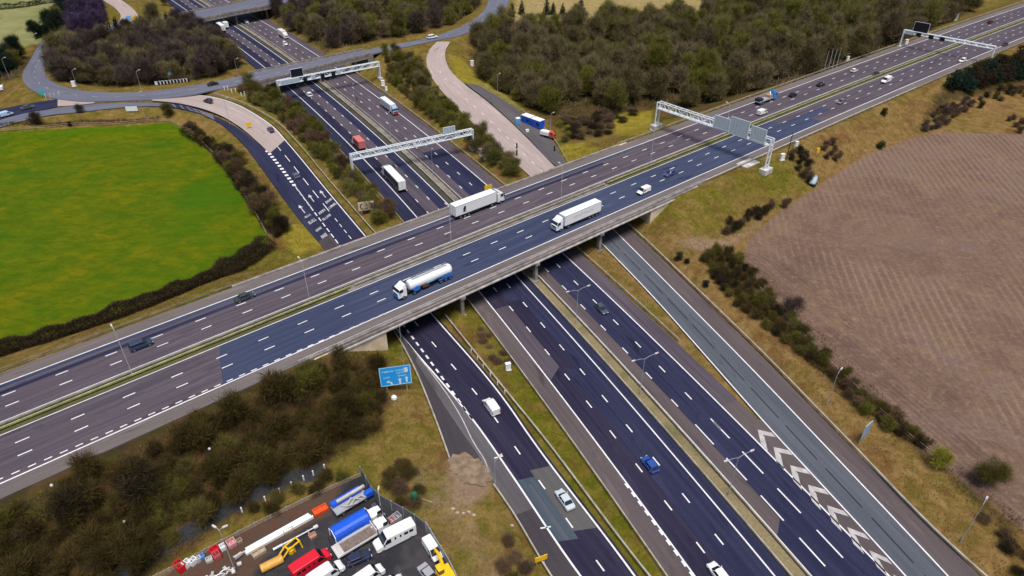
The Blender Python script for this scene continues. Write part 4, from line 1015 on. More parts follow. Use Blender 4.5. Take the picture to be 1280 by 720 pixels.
for (px, py), lab, s in (((602,194),'pale roadside cabinet at the foot of the near lattice gantry',1.3), ((607,199),'smaller grey cabinet in front of the gantry cabinet',.9), ((479,107),'pale cabinet at the foot of the far lattice gantry',1.3), ((483,113),'small cabinet beside the far lattice gantry',.9), ((977,200),'white cabinet at the foot of the large gantry',1.2), ((1132,56),'white cabinet at the foot of the distant gantry',1.4), ((1193,26),'round white topped cabinet at the edge of the far wood',2.0),
                         ((635,462),'pale concrete block in the green verge strip',1.0), ((139,38),'white cabinet beside the pale road at top left',1.4), ((372,86),'white cabinet beside the far right hard shoulder', 1), ((995,183),'white cabinet on the dry bank beyond the large gantry',1.0), ((93,108),'white cabinet on the inner kerb of the roundabout',1.2), ((1160,30),'white cabinet beside the far upper motorway', 1.0),((590,82),'small white cabinet on the bank above the concrete slip road',1.3), ((1059,76),'white cabinet behind the white car on the upper motorway', 1.1)):
    g = G(px, py); o = link('roadside_cabinet', cached('cab', cabinet_mesh), WHITEP, None, tuple(g), .3); o.scale = (s,)*3; tag(o, lab, 'cabinet')
for k, (px, py) in enumerate(((1030,88),(1035,87),(1040,86),(1045,85))):
    g = G(px, py); o = link('tall_post', cached('tallpost', lambda: MB().tube([(0,0,-.3),(0,0,8.5)], [.14,.09], 6).mesh('tall_post')), GALV, None, tuple(g)); tag(o, 'tall bare grey pole in a row of four at the wood edge', 'pole', 'four tall poles at the wood edge')
b = G(983,199); o = link('tall_post', cached('tallpost2', lambda: MB().tube([(0,0,-.3),(0,0,9)], [.16,.1], 8).mesh('tall_post')), DARKM, None, tuple(b)); tag(o, 'dark pole standing right of the large gantry leg', 'pole')
# apron and step fences at the foot of the big gantry
g = G(935,205); tag(MB().box(0,0,.15,7,4,.5,math.radians(38)).obj('concrete_apron', CONCL), 'concrete apron at the foot of the large gantry', 'apron').location = tuple(g)
# boat-shaped pale cover on the dry bank
t = thing('covered_trailer', 'pale cover over a dark trailer on the dry bank beside the ploughed field', 'trailer', tuple(G(1016,228)), math.radians(60))
m = MB(); m.loft([[(x, w*math.cos(a), .45+h*max(0, math.sin(a))) for a in np.linspace(0, PI, 9)] for x, w, h in ((-2.6,.5,.5),(-2.2,1.0,1.3),(0,1.2,1.7),(2.0,1.0,1.4),(2.7,.4,.6))]); m.obj('cover', SIGNBACK, t)
MB().box(0,0,.38,5.6,2.6,.35).obj('trailer_bed', CHASS, t)
for s in (-1, 1): MB().wheel(-.3, s*1.1, .32, .32, .2).obj('wheel', TYRE, t)
g = G(1022,190); t = tag(MB().box(0,0,.6,.9,.5,1.6).obj('grit_bin', YEL), 'small yellow box on the dry bank', 'grit bin'); t.location = tuple(g)
# ------------------------------------------------------------------ vehicles
def rring(x, hw0, hw1, z0, z1, r=.12, n=3):
    """rounded cross-section at x: half width hw0 at the sill, hw1 at the top"""
    pts = []
    for (cy, cz, a0) in ((hw0-r, z0+r, -PI/2), (hw1-r, z1-r, 0), (-(hw1-r), z1-r, PI/2), (-(hw0-r), z0+r, PI)):
        for k in range(n):
            a = a0+PI/2*k/(n-1); pts.append((x, cy+r*math.cos(a), cz+r*math.sin(a)))
    return pts
CARPAINT = {}
def cpaint(col, rough=.42):
    k = tuple(col)
    if k not in CARPAINT:
        m = plain('car_paint_%d' % len(CARPAINT), col, rough); m.node_tree.nodes['Principled BSDF'].inputs['Coat Weight'].default_value = .08; CARPAINT[k] = m
    return CARPAINT[k]
def car_parts(kind):
    P_ = {}
    Ln, hw, H = {'hatch': (4.0,.87,1.46), 'saloon': (4.55,.89,1.44), 'estate': (4.5,.89,1.52), 'suv': (4.6,.93,1.72)}[kind]
    f, r = Ln/2, -Ln/2; b = .92 if kind != 'suv' else 1.06; z0 = .27 if kind != 'suv' else .36
    bon = .9 if kind != 'suv' else 1.0
    m = MB(); m.loft([rring(x, w0, w1, z, t, .1) for x, w0, w1, z, t in ((r, hw-.12, hw-.16, z0+.18, b-.16), (r+.10, hw-.03, hw-.08, z0+.02, b-.03), (r+.5, hw, hw-.03, z0, b), (-.4, hw, hw-.02, z0, b), (f-1.35, hw, hw-.03, z0, bon), (f-.55, hw-.02, hw-.07, z0, bon-.10), (f-.14, hw-.08, hw-.14, z0+.04, bon-.22), (f, hw-.2, hw-.24, z0+.16, bon-.36))])
    P_['body'] = m.mesh('body', smooth=False)
    rb = {'hatch': (r+.14, r+.62), 'saloon': (r+.75, r+1.35), 'estate': (r+.10, r+.42), 'suv': (r+.10, r+.40)}[kind]
    fb = (f-1.02, f-1.78)
    def fr(dx0, dx1, z0_, z1_, w0, w1):
        (xa, xb), (xc, xd) = (rb[0]+dx0, fb[0]-dx0), (rb[1]+dx1, fb[1]-dx1)
        lower = [(xa, -w0*.86, z0_), (xa+.12, -w0, z0_), (xb-.35, -w0, z0_), (xb, -w0*.72, z0_), (xb, w0*.72, z0_), (xb-.35, w0, z0_), (xa+.12, w0, z0_), (xa, w0*.86, z0_)]
        upper = [(xc, -w1*.88, z1_), (xc+.1, -w1, z1_), (xd-.15, -w1, z1_), (xd, -w1*.8, z1_), (xd, w1*.8, z1_), (xd-.15, w1, z1_), (xc+.1, w1, z1_), (xc, w1*.88, z1_)]
        return lower, upper
    lo_r, up_r = fr(0, 0, b-.06, H-.05, hw-.08, hw-.24)
    P_['window'] = MB().loft([lo_r, up_r]).mesh('window')
    _, rt = fr(0, -.03, b, H-.06, hw, hw-.215); rt2 = [(x*.985, y*.93, H) for x, y, z in rt]
    m = MB().loft([[(x, y, H-.075) for x, y, z in rt], [(x, y, H-.03) for x, y, z in rt], rt2])
    for k in (1, 2, 5, 6): m.tube([lo_r[k], up_r[k]], .05, 5)
    for s in (-1, 1):
        mid = (lo_r[1][0]+lo_r[2][0])/2; m.tube([(mid, s*(hw-.08), b-.05), (mid, s*(hw-.225), H-.05)], .05, 5)
        m.box(f-1.45, s*(hw+.07), b+.08, .12, .18, .14)
    P_['roof'] = m.mesh('roof')
    wr = .31 if kind != 'suv' else .37
    for i, (x, s) in enumerate(((f-.82, 1), (f-.82, -1), (r+.78, 1), (r+.78, -1))): P_['wheel%d' % i] = MB().wheel(x, s*(hw-.10), wr, wr, .21).mesh('wheel'); P_['rim%d' % i] = MB().wheel(x, s*(hw-.01), wr, wr*.6, .06).mesh('rim')
    for i, s in enumerate((1, -1)):
        P_['headlight%d' % i] = MB().box(f-.13, s*(hw-.32), bon-.33, .2, .34, .15).mesh('headlight'); P_['tail_light%d' % i] = MB().box(r+.07, s*(hw-.22), b-.22, .12, .26, .2).mesh('tail_light')
    return P_
def car(label, loc, rz, col, kind='hatch', group=None, cat='car', sc=1.0):
    t = thing('car', label, cat, tuple(loc), rz, group); pm = cached('car'+kind, lambda: car_parts(kind)); mt = cpaint(col)
    for k, me in pm.items():
        nm = k.rstrip('0123456789')
        if nm == 'rim': continue
        o = link(nm, me, {'body': mt, 'roof': mt, 'window': GLASS, 'wheel': TYRE, 'headlight': LAMPW, 'tail_light': LAMPR}[nm], t)
        if nm == 'wheel': link('rim', pm['rim'+k[-1]], HUB, o)
    if sc != 1: t.scale = (sc,)*3
    return t
def van_parts(kind):
    Ln, hw, H = {'van': (5.4,.98,2.35), 'small': (4.3,.88,1.82), 'minibus': (6.9,1.06,2.85)}[kind]; f, r = Ln/2, -Ln/2; k = Ln/5.4; P_ = {}
    top = H; bz = H*.50
    wx0, wx1 = f-1.75*k**.5, f-.95*k**.5       # windscreen top / bottom
    m = MB(); m.loft([rring(x, w0, w1, z, t, .14) for x, w0, w1, z, t in ((r, hw-.06, hw-.14, .42, top-.1), (r+.12, hw, hw-.08, .36, top-.02), (r+1.2, hw, hw-.07, .34, top+.02), (wx0-.25, hw, hw-.07, .34, top), (wx0, hw, hw-.1, .34, top-.07), (wx1, hw, hw-.06, .34, bz+.12), (f-.35, hw-.03, hw-.08, .34, bz-.05), (f-.08, hw-.1, hw-.16, .38, bz-.25), (f, hw-.22, hw-.26, .46, bz-.42))])
    P_['body'] = m.mesh('body')
    dz = top-.07-(bz+.12); dx = wx1-wx0; nn = Vector((dz, 0, dx)).normalized()*.02
    a = Vector((wx0+dx*.06, 0, top-.07-dz*.06))+nn; b = Vector((wx1-dx*.06, 0, bz+.12+dz*.06))+nn
    m = MB(); wa, wb = hw-.18, hw-.12
    q = [(a.x,-wa,a.z),(b.x,-wb,b.z),(b.x,wb,b.z),(a.x,wa,a.z)]; m.add(q+[(x-.06,y,z-.03) for x,y,z in q], [(0,1,2,3),(7,6,5,4),(0,4,5,1),(1,5,6,2),(2,6,7,3),(3,7,4,0)])
    P_['windscreen'] = m.mesh('windscreen')
    for i, s in enumerate((1, -1)):
        yy = lambda z: s*(hw-.0-(z-.5)/(top-.5)*.065+.005)
        z0_, z1_ = bz+.1, top-.42
        q = [(wx0-.55, yy(z0_), z0_), (wx1-.25, yy(z0_), z0_), (wx0-.02+.15, yy(z1_), z1_), (wx0-.55, yy(z1_), z1_)]
        P_['side_window%d' % i] = MB().add(q+[(x, y-s*.05, z) for x, y, z in q], [(0,1,2,3) if s < 0 else (3,2,1,0), (7,6,5,4) if s < 0 else (4,5,6,7), (0,4,5,1), (1,5,6,2), (2,6,7,3), (3,7,4,0)]).mesh('side_window')
        if kind == 'minibus':
            for j, x in enumerate((r+.55, r+1.45, r+2.4, r+3.3)):
                P_['rear_window%d' % (i*10+j)] = MB().box(x+.35, s*(hw-.045), (z0_+z1_)/2+.05, [.7,.7,.28,.28][j], .06, .55).mesh('rear_window')
        P_['headlight%d' % i] = MB().box(f-.14, s*(hw-.34), bz-.36, .22, .36, .2).mesh('headlight'); P_['tail_light%d' % i] = MB().box(r+.04, s*(hw-.16), 1.0, .1, .16, .5).mesh('tail_light')
        P_['mirror%d' % i] = MB().box(wx1-.2, s*(hw+.14), bz+.3, .14, .24, .3).mesh('mirror')
    P_['bumper'] = MB().box(f-.06, 0, .48, .18, hw*1.7, .24).mesh('bumper')
    m = MB()
    for j in range(4): m.box(-Ln*.12, (j-1.5)*hw*.45, top+.03, Ln*.55, .06, .04)
    P_['roof_rib'] = m.mesh('roof_rib')
    for i, (x, s) in enumerate(((f-1.0, 1), (f-1.0, -1), (r+1.05, 1), (r+1.05, -1))): P_['wheel%d' % i] = MB().wheel(x, s*(hw-.10), .34, .34, .24).mesh('wheel'); P_['rim%d' % i] = MB().wheel(x, s*(hw), .34, .2, .06).mesh('rim')
    return P_
def van(label, loc, rz, col=(.80,.80,.80), kind='van', group=None, cat='van', sc=1.0):
    t = thing({'minibus': 'minibus'}.get(kind, 'van'), label, cat, tuple(loc), rz, group); pm = cached('van'+kind, lambda: van_parts(kind)); mt = cpaint(col)
    for k, me in pm.items():
        nm = k.rstrip('0123456789')
        if nm == 'rim': continue
        o = link(nm, me, {'body': mt, 'roof_rib': mt, 'windscreen': GLASS, 'side_window': GLASS, 'rear_window': GLASS, 'wheel': TYRE, 'bumper': DARKM, 'mirror': DARKM, 'headlight': LAMPW, 'tail_light': LAMPR}[nm], t)
        if nm == 'wheel': link('rim', pm['rim'+k[-1]], HUB, o)
    t.scale = (sc,)*3
    return t
def cab_parts(t, x0, mt, low=None, H=3.75, deflect=True, hw=1.24):
    """lorry cab whose back wall stands at x0; about 2.2 m long"""
    L_ = 2.25; m = MB()
    m.loft([rring(x, w, w-.06, .62, z, .14) for x, w, z in ((x0, hw-.03, H-.55), (x0+.2, hw, H-.5), (x0+1.3, hw, H-.52), (x0+1.75, hw-.02, H-.72), (x0+2.1, hw-.05, 2.15), (x0+L_, hw-.12, 1.9))]); b = m.obj('cab', mt, t)
    m = MB(); q = [(x0+1.80,-(hw-.16),H-.84),(x0+2.10,-(hw-.14),2.2),(x0+2.10,hw-.14,2.2),(x0+1.80,hw-.16,H-.84)]; q = [(x+.04, y, z+.01) for x, y, z in q]
    m.add(q+[(x-.1,y,z) for x,y,z in q], [(0,1,2,3),(7,6,5,4),(0,4,5,1),(1,5,6,2),(2,6,7,3),(3,7,4,0)]); m.obj('windscreen', GLASS, b)
    for s in (-1, 1):
        MB().box(x0+1.35, s*(hw-.02), 2.45, .85, .05, .75).obj('side_window', GLASS, b)
        MB().box(x0+1.95, s*(hw+.22), 2.5, .16, .22, .75).obj('mirror', DARKM, b)
        MB().box(x0+L_-.02, s*(hw-.35), 1.0, .14, .4, .22).obj('headlight', LAMPW, b)
    MB().box(x0+L_-.02, 0, .95, .18, 2*hw-.3, .62).obj('bumper', low or mt, b)
    MB().box(x0+L_+.02, 0, 1.62, .08, 1.7, .42).obj('grille', DARKM, b)
    if deflect:
        m = MB(); m.loft([rring(x, w, w-.1, H-.6, z, .1) for x, w, z in ((x0+.1, hw-.08, H+.18), (x0+.5, hw-.1, H+.12), (x0+1.1, hw-.16, H-.22), (x0+1.55, hw-.25, H-.48))]); m.obj('roof_deflector', mt, b)
    return b
def lorry_wheels(t, xs, hw=1.12, r=.5):
    for x in xs:
        for s in (-1, 1):
            w = MB().wheel(x, s*hw, r, r, .3).obj('wheel', TYRE, t); MB().wheel(x, s*(hw+.13), r, r*.55, .06).obj('rim', HUB, w)
def emblem(parent, x, y, z, s):
    m = MB()
    for dx, dz, w, h in ((0, .62, .34, .30), (0, .1, .82, .6), (-.12, -.45, .62, .42), (.28, .45, .2, .3), (0, -.72, 1.0, .14)): m.box(x+dx*s, y, z+dz*s, w*s, .03, h*s)
    m.obj('emblem', DARKM, parent)
def artic(label, loc, rz, body, cabcol=None, low=None, side=None, L_=13.4, H=4.05, em=0, script=0, cat='lorry', scale=1.0):
    """articulated lorry; origin at the middle of its length"""
    t = thing('articulated_lorry', label, cat, tuple(loc), rz); cm = cabcol or body; f = (L_+2.9)/2
    cab_parts(t, f-2.25, cm, low)
    x1 = f-2.85; x0 = x1-L_; m = MB(); m.loft([rring(x, 1.26, 1.26, 1.15, H, .06) for x in (x0, x0+.06, x1-.06, x1)]); tr = m.obj('trailer', body, t)
    m = MB()
    for s in (-1, 1):
        m.box((x0+x1)/2, s*1.262, 1.2, L_-.1, .05, .14); m.box((x0+x1)/2, s*1.255, H-.06, L_-.1, .05, .1)
    for y in (-1.2, 1.2): m.box(x0-.02, y, 2.6, .06, .1, 2.8)
    m.box(x0-.02, 0, 2.6, .05, .06, 2.8); m.obj('trailer_trim', GREYP, tr)
    if side:
        m = MB()
        for s in (-1, 1): m.box((x0+x1)/2, s*1.275, 2.45, L_-.25, .04, 2.35)
        m.obj('side_curtain', side, tr)
    if em: emblem(tr, x0+2.9, em*1.285, 2.6, 1.05)
    if script:
        m = MB(); r = np.random.default_rng(3); x = x0+3.2
        while x < x1-3.2:
            w = r.uniform(.16, .3); h = r.choice([.55, .55, .95]); m.box(x, script*1.285, 2.45+h/2, w*.45, .03, h); m.box(x+w*.6, script*1.285, 2.5+r.choice([0, .4]), w*.9, .03, .14); x += w*2.1
        m.obj('lettering', plain('trailer_script_grey', (.50,.53,.56), .5), tr)
    for s in (-1, 1): MB().box(x0+.05, s*1.0, 1.0, .1, .4, .16).obj('tail_light', LAMPR, tr)
    m = MB(); m.box((x0+f)/2-.3, 0, .95, f-x0-1.2, .9, .3); m.box(f-3.9, .95, .8, 1.1, .55, .6); m.box(f-3.9, -.95, .8, 1.1, .55, .6)
    for s in (-1, 1): m.box(x0+5.6, s*1.18, .85, 4.2, .06, .55)
    m.obj('chassis', CHASS, t)
    lorry_wheels(t, (f-1.35, f-4.3, x0+1.6, x0+2.9, x0+4.2))
    t.scale = (scale,)*3
    return t
def rigid(label, loc, rz, body, cabcol, L_=6.5, H=3.5, low=None, scale=1.0, cat='lorry', name='lorry', side=None):
    t = thing(name, label, cat, tuple(loc), rz); f = (L_+2.4)/2; cab_parts(t, f-2.25, cabcol, low, H=3.0, deflect=True)
    x1 = f-2.4; x0 = x1-L_; m = MB(); m.loft([rring(x, 1.24, 1.24, 1.0, H, .06) for x in (x0, x0+.06, x1-.06, x1)]); b = m.obj('box_body', body, t)
    if side:
        for s in (-1, 1): MB().box((x0+x1)/2, s*1.25, 2.2, L_-.2, .04, 1.9).obj('side_curtain', side, b)
    m = MB()
    for y in (-1.1, 0, 1.1): m.box(x0-.02, y, (1+H)/2, .06, .07, H-1.15)
    m.obj('door_trim', GREYP, b)
    MB().box((x0+f)/2-.3, 0, .85, L_+1.4, .9, .3).obj('chassis', CHASS, t); lorry_wheels(t, (f-1.3, x0+1.5), 1.05, .46); t.scale = (scale,)*3
    return t
def at_ref(ref, px, py, v=None):
    u, v0 = ref.uv(px, py); u = float(u); p = ref.at(u, float(v0) if v is None else v); return (float(p[0]), float(p[1]), float(p[2])+.03), ref.ang(u)
WHT, = ((.80,.80,.80),)
# upper motorway, eastbound (far carriageway)
lw, aw = at_ref(FU, 600, 264, 11.4); artic('white articulated lorry with a dark emblem on its trailer, eastbound on the bridge', lw, aw, WHITEP, cpaint(WHT), em=-1, scale=1.04)
def on(ref, px, py, label, fn=car, rev=False, v=None, **k):
    l, a = at_ref(ref, px, py, v); return fn(label, l, a+(PI if rev else 0), **k)
on(FU, 306, 374, 'dark greenish saloon car eastbound on the upper motorway above the green lined barrier', col=(.035,.055,.055), kind='saloon')
on(FU, 177, 434, 'navy hatchback eastbound on the upper motorway next to the leftmost lamp post', col=(.03,.05,.10), kind='suv')
on(FU, 952, 143, 'white van just behind the blue tipper lorry on the upper motorway', fn=van, kind='small', sc=1.12)
on(FU, 999, 123, 'black car third behind the blue lorry on the far carriageway', col=(.015,.015,.022), kind='hatch', v=8)
on(FU, 1035, 110, 'black saloon in the middle lane above the grey car at upper right', col=(.012,.012,.018), kind='saloon', v=8)
on(FU, 1067, 90, 'white car in the far lane of the upper motorway below the tall poles', col=WHT, kind='hatch')
on(FU, 1095, 94, 'dark grey car near the upper central reserve above the white van', col=(.04,.04,.06), kind='saloon')
on(FU, 1237, 29, 'small dark red car at the far top right of the upper motorway', col=(.10,.012,.018), kind='hatch')
# westbound (near carriageway)
on(FU, 806, 242, 'white van westbound on the upper motorway at the end of the bridge', fn=van, rev=True, kind='small', v=-11.0, sc=1.05)
on(FU, 837, 219, 'blue car westbound on the upper motorway just behind the white van', rev=True, col=(.05,.07,.20), kind='hatch')
on(FU, 1051, 129, 'grey mauve car westbound in the middle lane beyond the large gantry', rev=True, col=(.20,.16,.19), kind='hatch')
on(FU, 1107, 103, 'tall white van westbound close to the upper central reserve', fn=van, rev=True, kind='van')
on(FU, 1203, 77, 'white saloon westbound just before the distant slim gantry', rev=True, col=WHT, kind='estate')
on(FU, 1256, 57, 'dark plum car westbound beyond the distant slim gantry', rev=True, col=(.05,.03,.05), kind='hatch')
l, a = at_ref(FU, 721, 278, -11.0); artic('white articulated lorry with pale grey script on its side, westbound on the bridge', l, a+PI, WHITEP, cpaint((.78,.82,.86)), low=cpaint((.3,.32,.36)), script=1, scale=1.0)
# tanker lorry
l, a = at_ref(FU, 527, 357, -10.9); t = thing('tanker_lorry', 'white and blue tanker lorry westbound on the bridge', 'tanker lorry', l, a+PI)
TB = cpaint((.02,.16,.62)); TW = cpaint((.80,.82,.84)); TLB = cpaint((.30,.55,.80))
cab_parts(t, 5.2, TW, TB, H=3.6, deflect=True)
m = MB(); R_ = []
for x, s in ((-7.6, .25), (-7.5, .8), (-7.2, .96), (-7.0, 1), (3.6, 1), (3.9, .95), (4.15, .78), (4.25, .3)): R_.append([(x, 1.22*s*math.cos(a_), 2.35+1.28*s*math.sin(a_)) for a_ in np.linspace(0, 2*PI, 21)[:-1]])
tk = m.loft(R_).obj('tank', TW, t, smooth=False)
m = MB(); m.box(-1.7, 0, 3.68, 9.5, .7, .06)
for x in (-6, -3.5, -1, 1.5): m.tube([(x, 0, 3.5), (x, 0, 3.85)], .32, 10)
for s in (-1, 1): m.tube([(-6.8, s*.45, 3.95), (3.2, s*.45, 3.95)], .03, 4)
m.obj('walkway', GALV, tk)
m = MB()
for s in (-1, 1):
    for k, x in enumerate(np.linspace(-7.1, -4.6, 8)): m.box(x, s*1.235, 1.5, .34, .05, .62-.06*k)
m.obj('blue_band', TB, tk); m = MB()
for s in (-1, 1):
    m.box(-1.2, s*1.24, 2.0, 2.2, .05, .5); m.box(-4.8, s*1.25, 2.25, 3.6, .05, .22)
m.obj('pale_band', TLB, tk)
m = MB()
for s in (-1, 1): m.loft([[(2.6+.95*math.cos(a_), s*1.2+y, 1.55+.62*math.sin(a_)) for a_ in np.linspace(0, 2*PI, 15)[:-1]] for y in (-.15, .15)])
m.obj('side_tank', TB, t)
MB().box(0, -.0, 1.3, 1.7, 2.3, .9).obj('hose_locker', RUST, t); MB().box(-1, 0, .9, 13, .9, .3).obj('chassis', CHASS, t)
for x in (-6.7, -5.4, -4.1):
    for s in (-1, 1): MB().box(x, s*1.15, 1.08, 1.15, .34, .08).obj('mudguard', TB, t)
lorry_wheels(t, (6.1, 3.2, -6.7, -5.4, -4.1))
# blue lorry far right
l, a = at_ref(FU, 962, 128, 11.2); t = thing('tipper_lorry', 'blue lorry with a low grey bed, eastbound beyond the large gantry', 'lorry', l, a); cab_parts(t, 2.4, cpaint((.03,.28,.80)), H=3.6)
MB().box(-2.4, 0, 1.25, 8.6, 2.4, .5).obj('bed', GREYP, t); m = MB(); m.box(-5.5, 0, 1.9, 2.4, 2.2, .9); m.obj('load', DARKM, t); MB().box(.8, 0, 2.0, 2.0, 2.1, 1.1).obj('crane_base', plain('tan_load', (.42,.26,.16), .7), t)
m = MB(); m.tube([(1.9,.4,1.5),(1.9,.4,3.2),(.6,-.6,2.6)], .22, 6); m.obj('crane_arm', WHITEP, t); MB().box(0, 0, .8, 9.5, .9, .3).obj('chassis', CHASS, t); lorry_wheels(t, (3.3, .6, -4.2, -5.4))
# lower motorway, away from the viewer
l, a = at_ref(FL, 492, 228, 9.3); artic('white roofed articulated lorry with black sides, heading away under the lattice gantry', l, a, WHITEP, cpaint((.5,.5,.52)), side=BLACK, L_=13.0, scale=1.0)
l, a = at_ref(FL, 446, 183, 9.2); rigid('red topped lorry heading away behind the near lattice gantry', l, a, cpaint((.62,.16,.14)), cpaint((.55,.50,.48)), L_=6.0, H=3.6, side=plain('dirty_red', (.30,.05,.05), .6), scale=1.0)
on(FL, 388, 119, 'white car heading away under the far gantry', col=(.72,.75,.80), kind='hatch', v=7.5, sc=1.15)
on(FL, 813, 583, 'bright blue hatchback heading away in the middle lane of the near lower motorway', col=(.022,.075,.33), kind='hatch', v=5.6)
on(FL, 899, 722, 'white car entering at the bottom edge of the lower motorway', col=WHT, kind='estate')
l, a = at_ref(FL, 268, 38, 9.0); artic('white lorry heading away under the second flyover, left one of the pair', l, a, WHITEP, cpaint(WHT), side=BLACK, L_=10, scale=.95)
l, a = at_ref(FL, 279, 34, 5.4); rigid('white box lorry under the second flyover, right one of the pair', l, a, WHITEP, cpaint(WHT), L_=7.5, H=3.6)
on(FL, 406, 97, 'pale car in the shadow of the roundabout flyover, right of the message sign', col=(.55,.6,.65), kind='hatch')
# towards the viewer
on(FL, 746, 391, 'dark blue grey car coming towards the viewer just south of the bridge', rev=True, col=(.055,.075,.105), kind='hatch', v=-11.4)
l, a = at_ref(FL, 488, 140, -14.3); artic('articulated lorry with a white trailer and red cab coming towards the near gantry', l, a+PI, WHITEP, cpaint((.30,.42,.60)), low=REDP, side=plain('curtain_grey_blue', (.40,.45,.55), .6), L_=11.5, scale=.92)
l, a = at_ref(FL, 357, 48, -14.0); rigid('white lorry coming towards the viewer beyond the roundabout flyover', l, a+PI, cpaint((.72,.70,.62)), cpaint((.70,.70,.66)), L_=7.0, H=3.6)
on(FL, 358, 57, 'white car beside the lorry beyond the roundabout flyover', rev=True, col=WHT, kind='hatch')
on(FL, 301, 30, 'white car coming out from under the second flyover', rev=True, col=(.6,.66,.75), kind='hatch', v=-8)
on(FL, 328, 2.5, 'dark car at the top edge of the lower motorway', rev=True, col=(.03,.03,.05), kind='hatch') if False else None
# slip roads and roundabout
def at_px(p0, p1, z=0.0, z1=None):
    a = W3(p0, z); b = W3(p1, z if z1 is None else z1); c = (a+b)/2; c[2] += .04
    return tuple(c), math.atan2(b[1]-a[1], b[0]-a[0])
def onp(p0, p1, z, label, fn=car, z1=None, **k):
    l, a = at_px(p0, p1, z, z1); return fn(label, l, a, **k)
onp((622,523), (606,500), 0, 'white van heading away up the near slip road left of the green verge', fn=van, kind='small', sc=1.12)
onp((716,642), (696,613), 0, 'silver saloon on the pale patch of the near slip road', col=(.52,.58,.62), kind='saloon')
onp((374,226), (367,217), .75, 'blue grey car heading away on the dark part of the far slip road', col=(.10,.12,.18), kind='hatch')
onp((342,167), (335,160), 2.7, 'purple car on the pale concrete of the far slip road', z1=2.9, col=(.12,.07,.12), kind='hatch')
onp((266,129), (255,126), 5.6, 'dark car at the top of the concrete slip road joining the roundabout', z1=5.9, col=(.05,.04,.06), kind='hatch')
onp((259,108), (274,105), 7.03, 'black car on the roundabout before the flyover', col=(.012,.012,.02), kind='saloon')
onp((532,49.5), (549,46.5), 7.03, 'white car on the roundabout at the head of the concrete slip road', col=WHT, kind='estate', sc=1.2)
onp((26,138), (44,134), 6.75, 'dark topped car on the left approach road', col=(.08,.08,.09), kind='saloon')
g = G(3, 112); van('white van parked on the dirt strip at the left edge of the picture', tuple(g), 2.0, kind='small')
on(FU, 12, 1, '', col=WHT) if False else None
onp((0,147.5), (18,142.5), 6.75, 'pale blue van on the left approach road at the edge of the picture', fn=van, col=(.45,.62,.75), kind='small')
# lay-by: cabins, small tank, van
for p, lab in (((660,154), 'blue site cabin with a pale roof, the farther of the pair in the lay-by'), ((672,158.5), 'blue site cabin with a pale roof, the nearer of the pair in the lay-by')):
    q = np.array([*P(*p, .6), .6]); d = P(672,158.5)-P(660,154); t = thing('site_cabin', lab, 'cabin', tuple(q), math.atan2(d[1], d[0])); m = MB(); m.loft([rring(x, 1.4, 1.4, .15, 3.0, .05) for x in (-2.3, 2.3)]); b = m.obj('body', BLUEP, t)
    MB().box(0, 0, 3.06, 4.75, 2.95, .14).obj('roof', plain('cabin_roof', (.72,.76,.74), .6, var=.06), t); MB().box(-1.2, -1.42, 1.25, .95, .06, 2.1).obj('door', plain('cabin_door_blue', (.02,.06,.40), .5), t); MB().box(1.2, -1.42, 1.7, 1.5, .06, .9).obj('window', GLASS, t)
    m = MB()
    for k in range(7): m.box(-2.0+k*.65, -1.415, 1.55, .06, .05, 2.7)
    m.obj('cladding_rib', plain('cabin_rib_blue', (.010,.08,.50), .5), b)
t = thing('portable_toilet', 'light blue portable toilet at the head of the lay-by', 'portable toilet', (*P(647,155,.9), .9), .5); m = MB(); m.loft([rring(x, .75, .70, 0, 2.3, .1) for x in (-.75, .75)]); m.obj('body', plain('light_blue_plastic', (.18,.42,.66), .5), t); m = MB(); m.loft([rring(x, .78, .4, 2.25, 2.6, .1) for x in (-.78, .78)]); m.obj('roof', WHITEP, t); MB().box(.0, -.76, 1.1, .8, .05, 1.9).obj('door', SIGNB, t)
l, a = at_px((679,170), (691,173), .25); rigid('small lorry with a white load cover and red cab in the lay-by', l, a, WHITEP, cpaint((.50,.08,.04)), L_=4.2, H=2.6, scale=.85)
g = W3((659,165), .4); tag(MB().box(0,0,.5,1.2,.8,1.0,.3).obj('crate', WHITEP), 'small white crate in the lay-by beside the nearer blue cabin', 'crate').location = tuple(g)
# ------------------------------------------------------------------ depot
YZ = .9
def yard(p0, p1): return at_px((p0[0], p0[1]), (p1[0], p1[1]), YZ)
def yv(px, py): return np.array([*P(px, py, hz(*P(px, py, YZ))), hz(*P(px, py, YZ))])
def ydir(px, py, qx, qy): a, b = P(px, py, YZ), P(qx, qy, YZ); return math.atan2(b[1]-a[1], b[0]-a[0])
yr = ydir(366,716,412,686)
t = van('red van parked in the depot beside the white vans', tuple(yv(390,709)), yr, (.66,.012,.03), 'minibus', sc=.92); t.name = 'van'
van('white van parked in the depot right next to the red van', tuple(yv(409,722)), yr, kind='van', sc=1.05)
van('large white van at the bottom edge of the depot below the navy car', tuple(yv(459,727)), yr, kind='minibus', sc=.85).name = 'van'
car('navy estate car in the middle of the depot', tuple(yv(449,700)), ydir(433,705,463,692), (.020,.028,.075), 'hatch', sc=1.0)
van('white minibus with side windows parked at an angle in the depot', tuple(yv(494,676)), ydir(515,665,473,686), kind='minibus', cat='minibus', sc=1.0)
van('white estate van against the depot fence', tuple(yv(541,690)), ydir(531,672,549,700), kind='small', sc=1.0)
car('silver grey car at the bottom of the depot beside the yellow digger', tuple(yv(537,722)), ydir(526,708,541,726), (.34,.34,.37), 'saloon')
van('pale van roof at the bottom edge of the depot', tuple(yv(487,738)), yr, (.60,.66,.74), 'van', sc=.95)
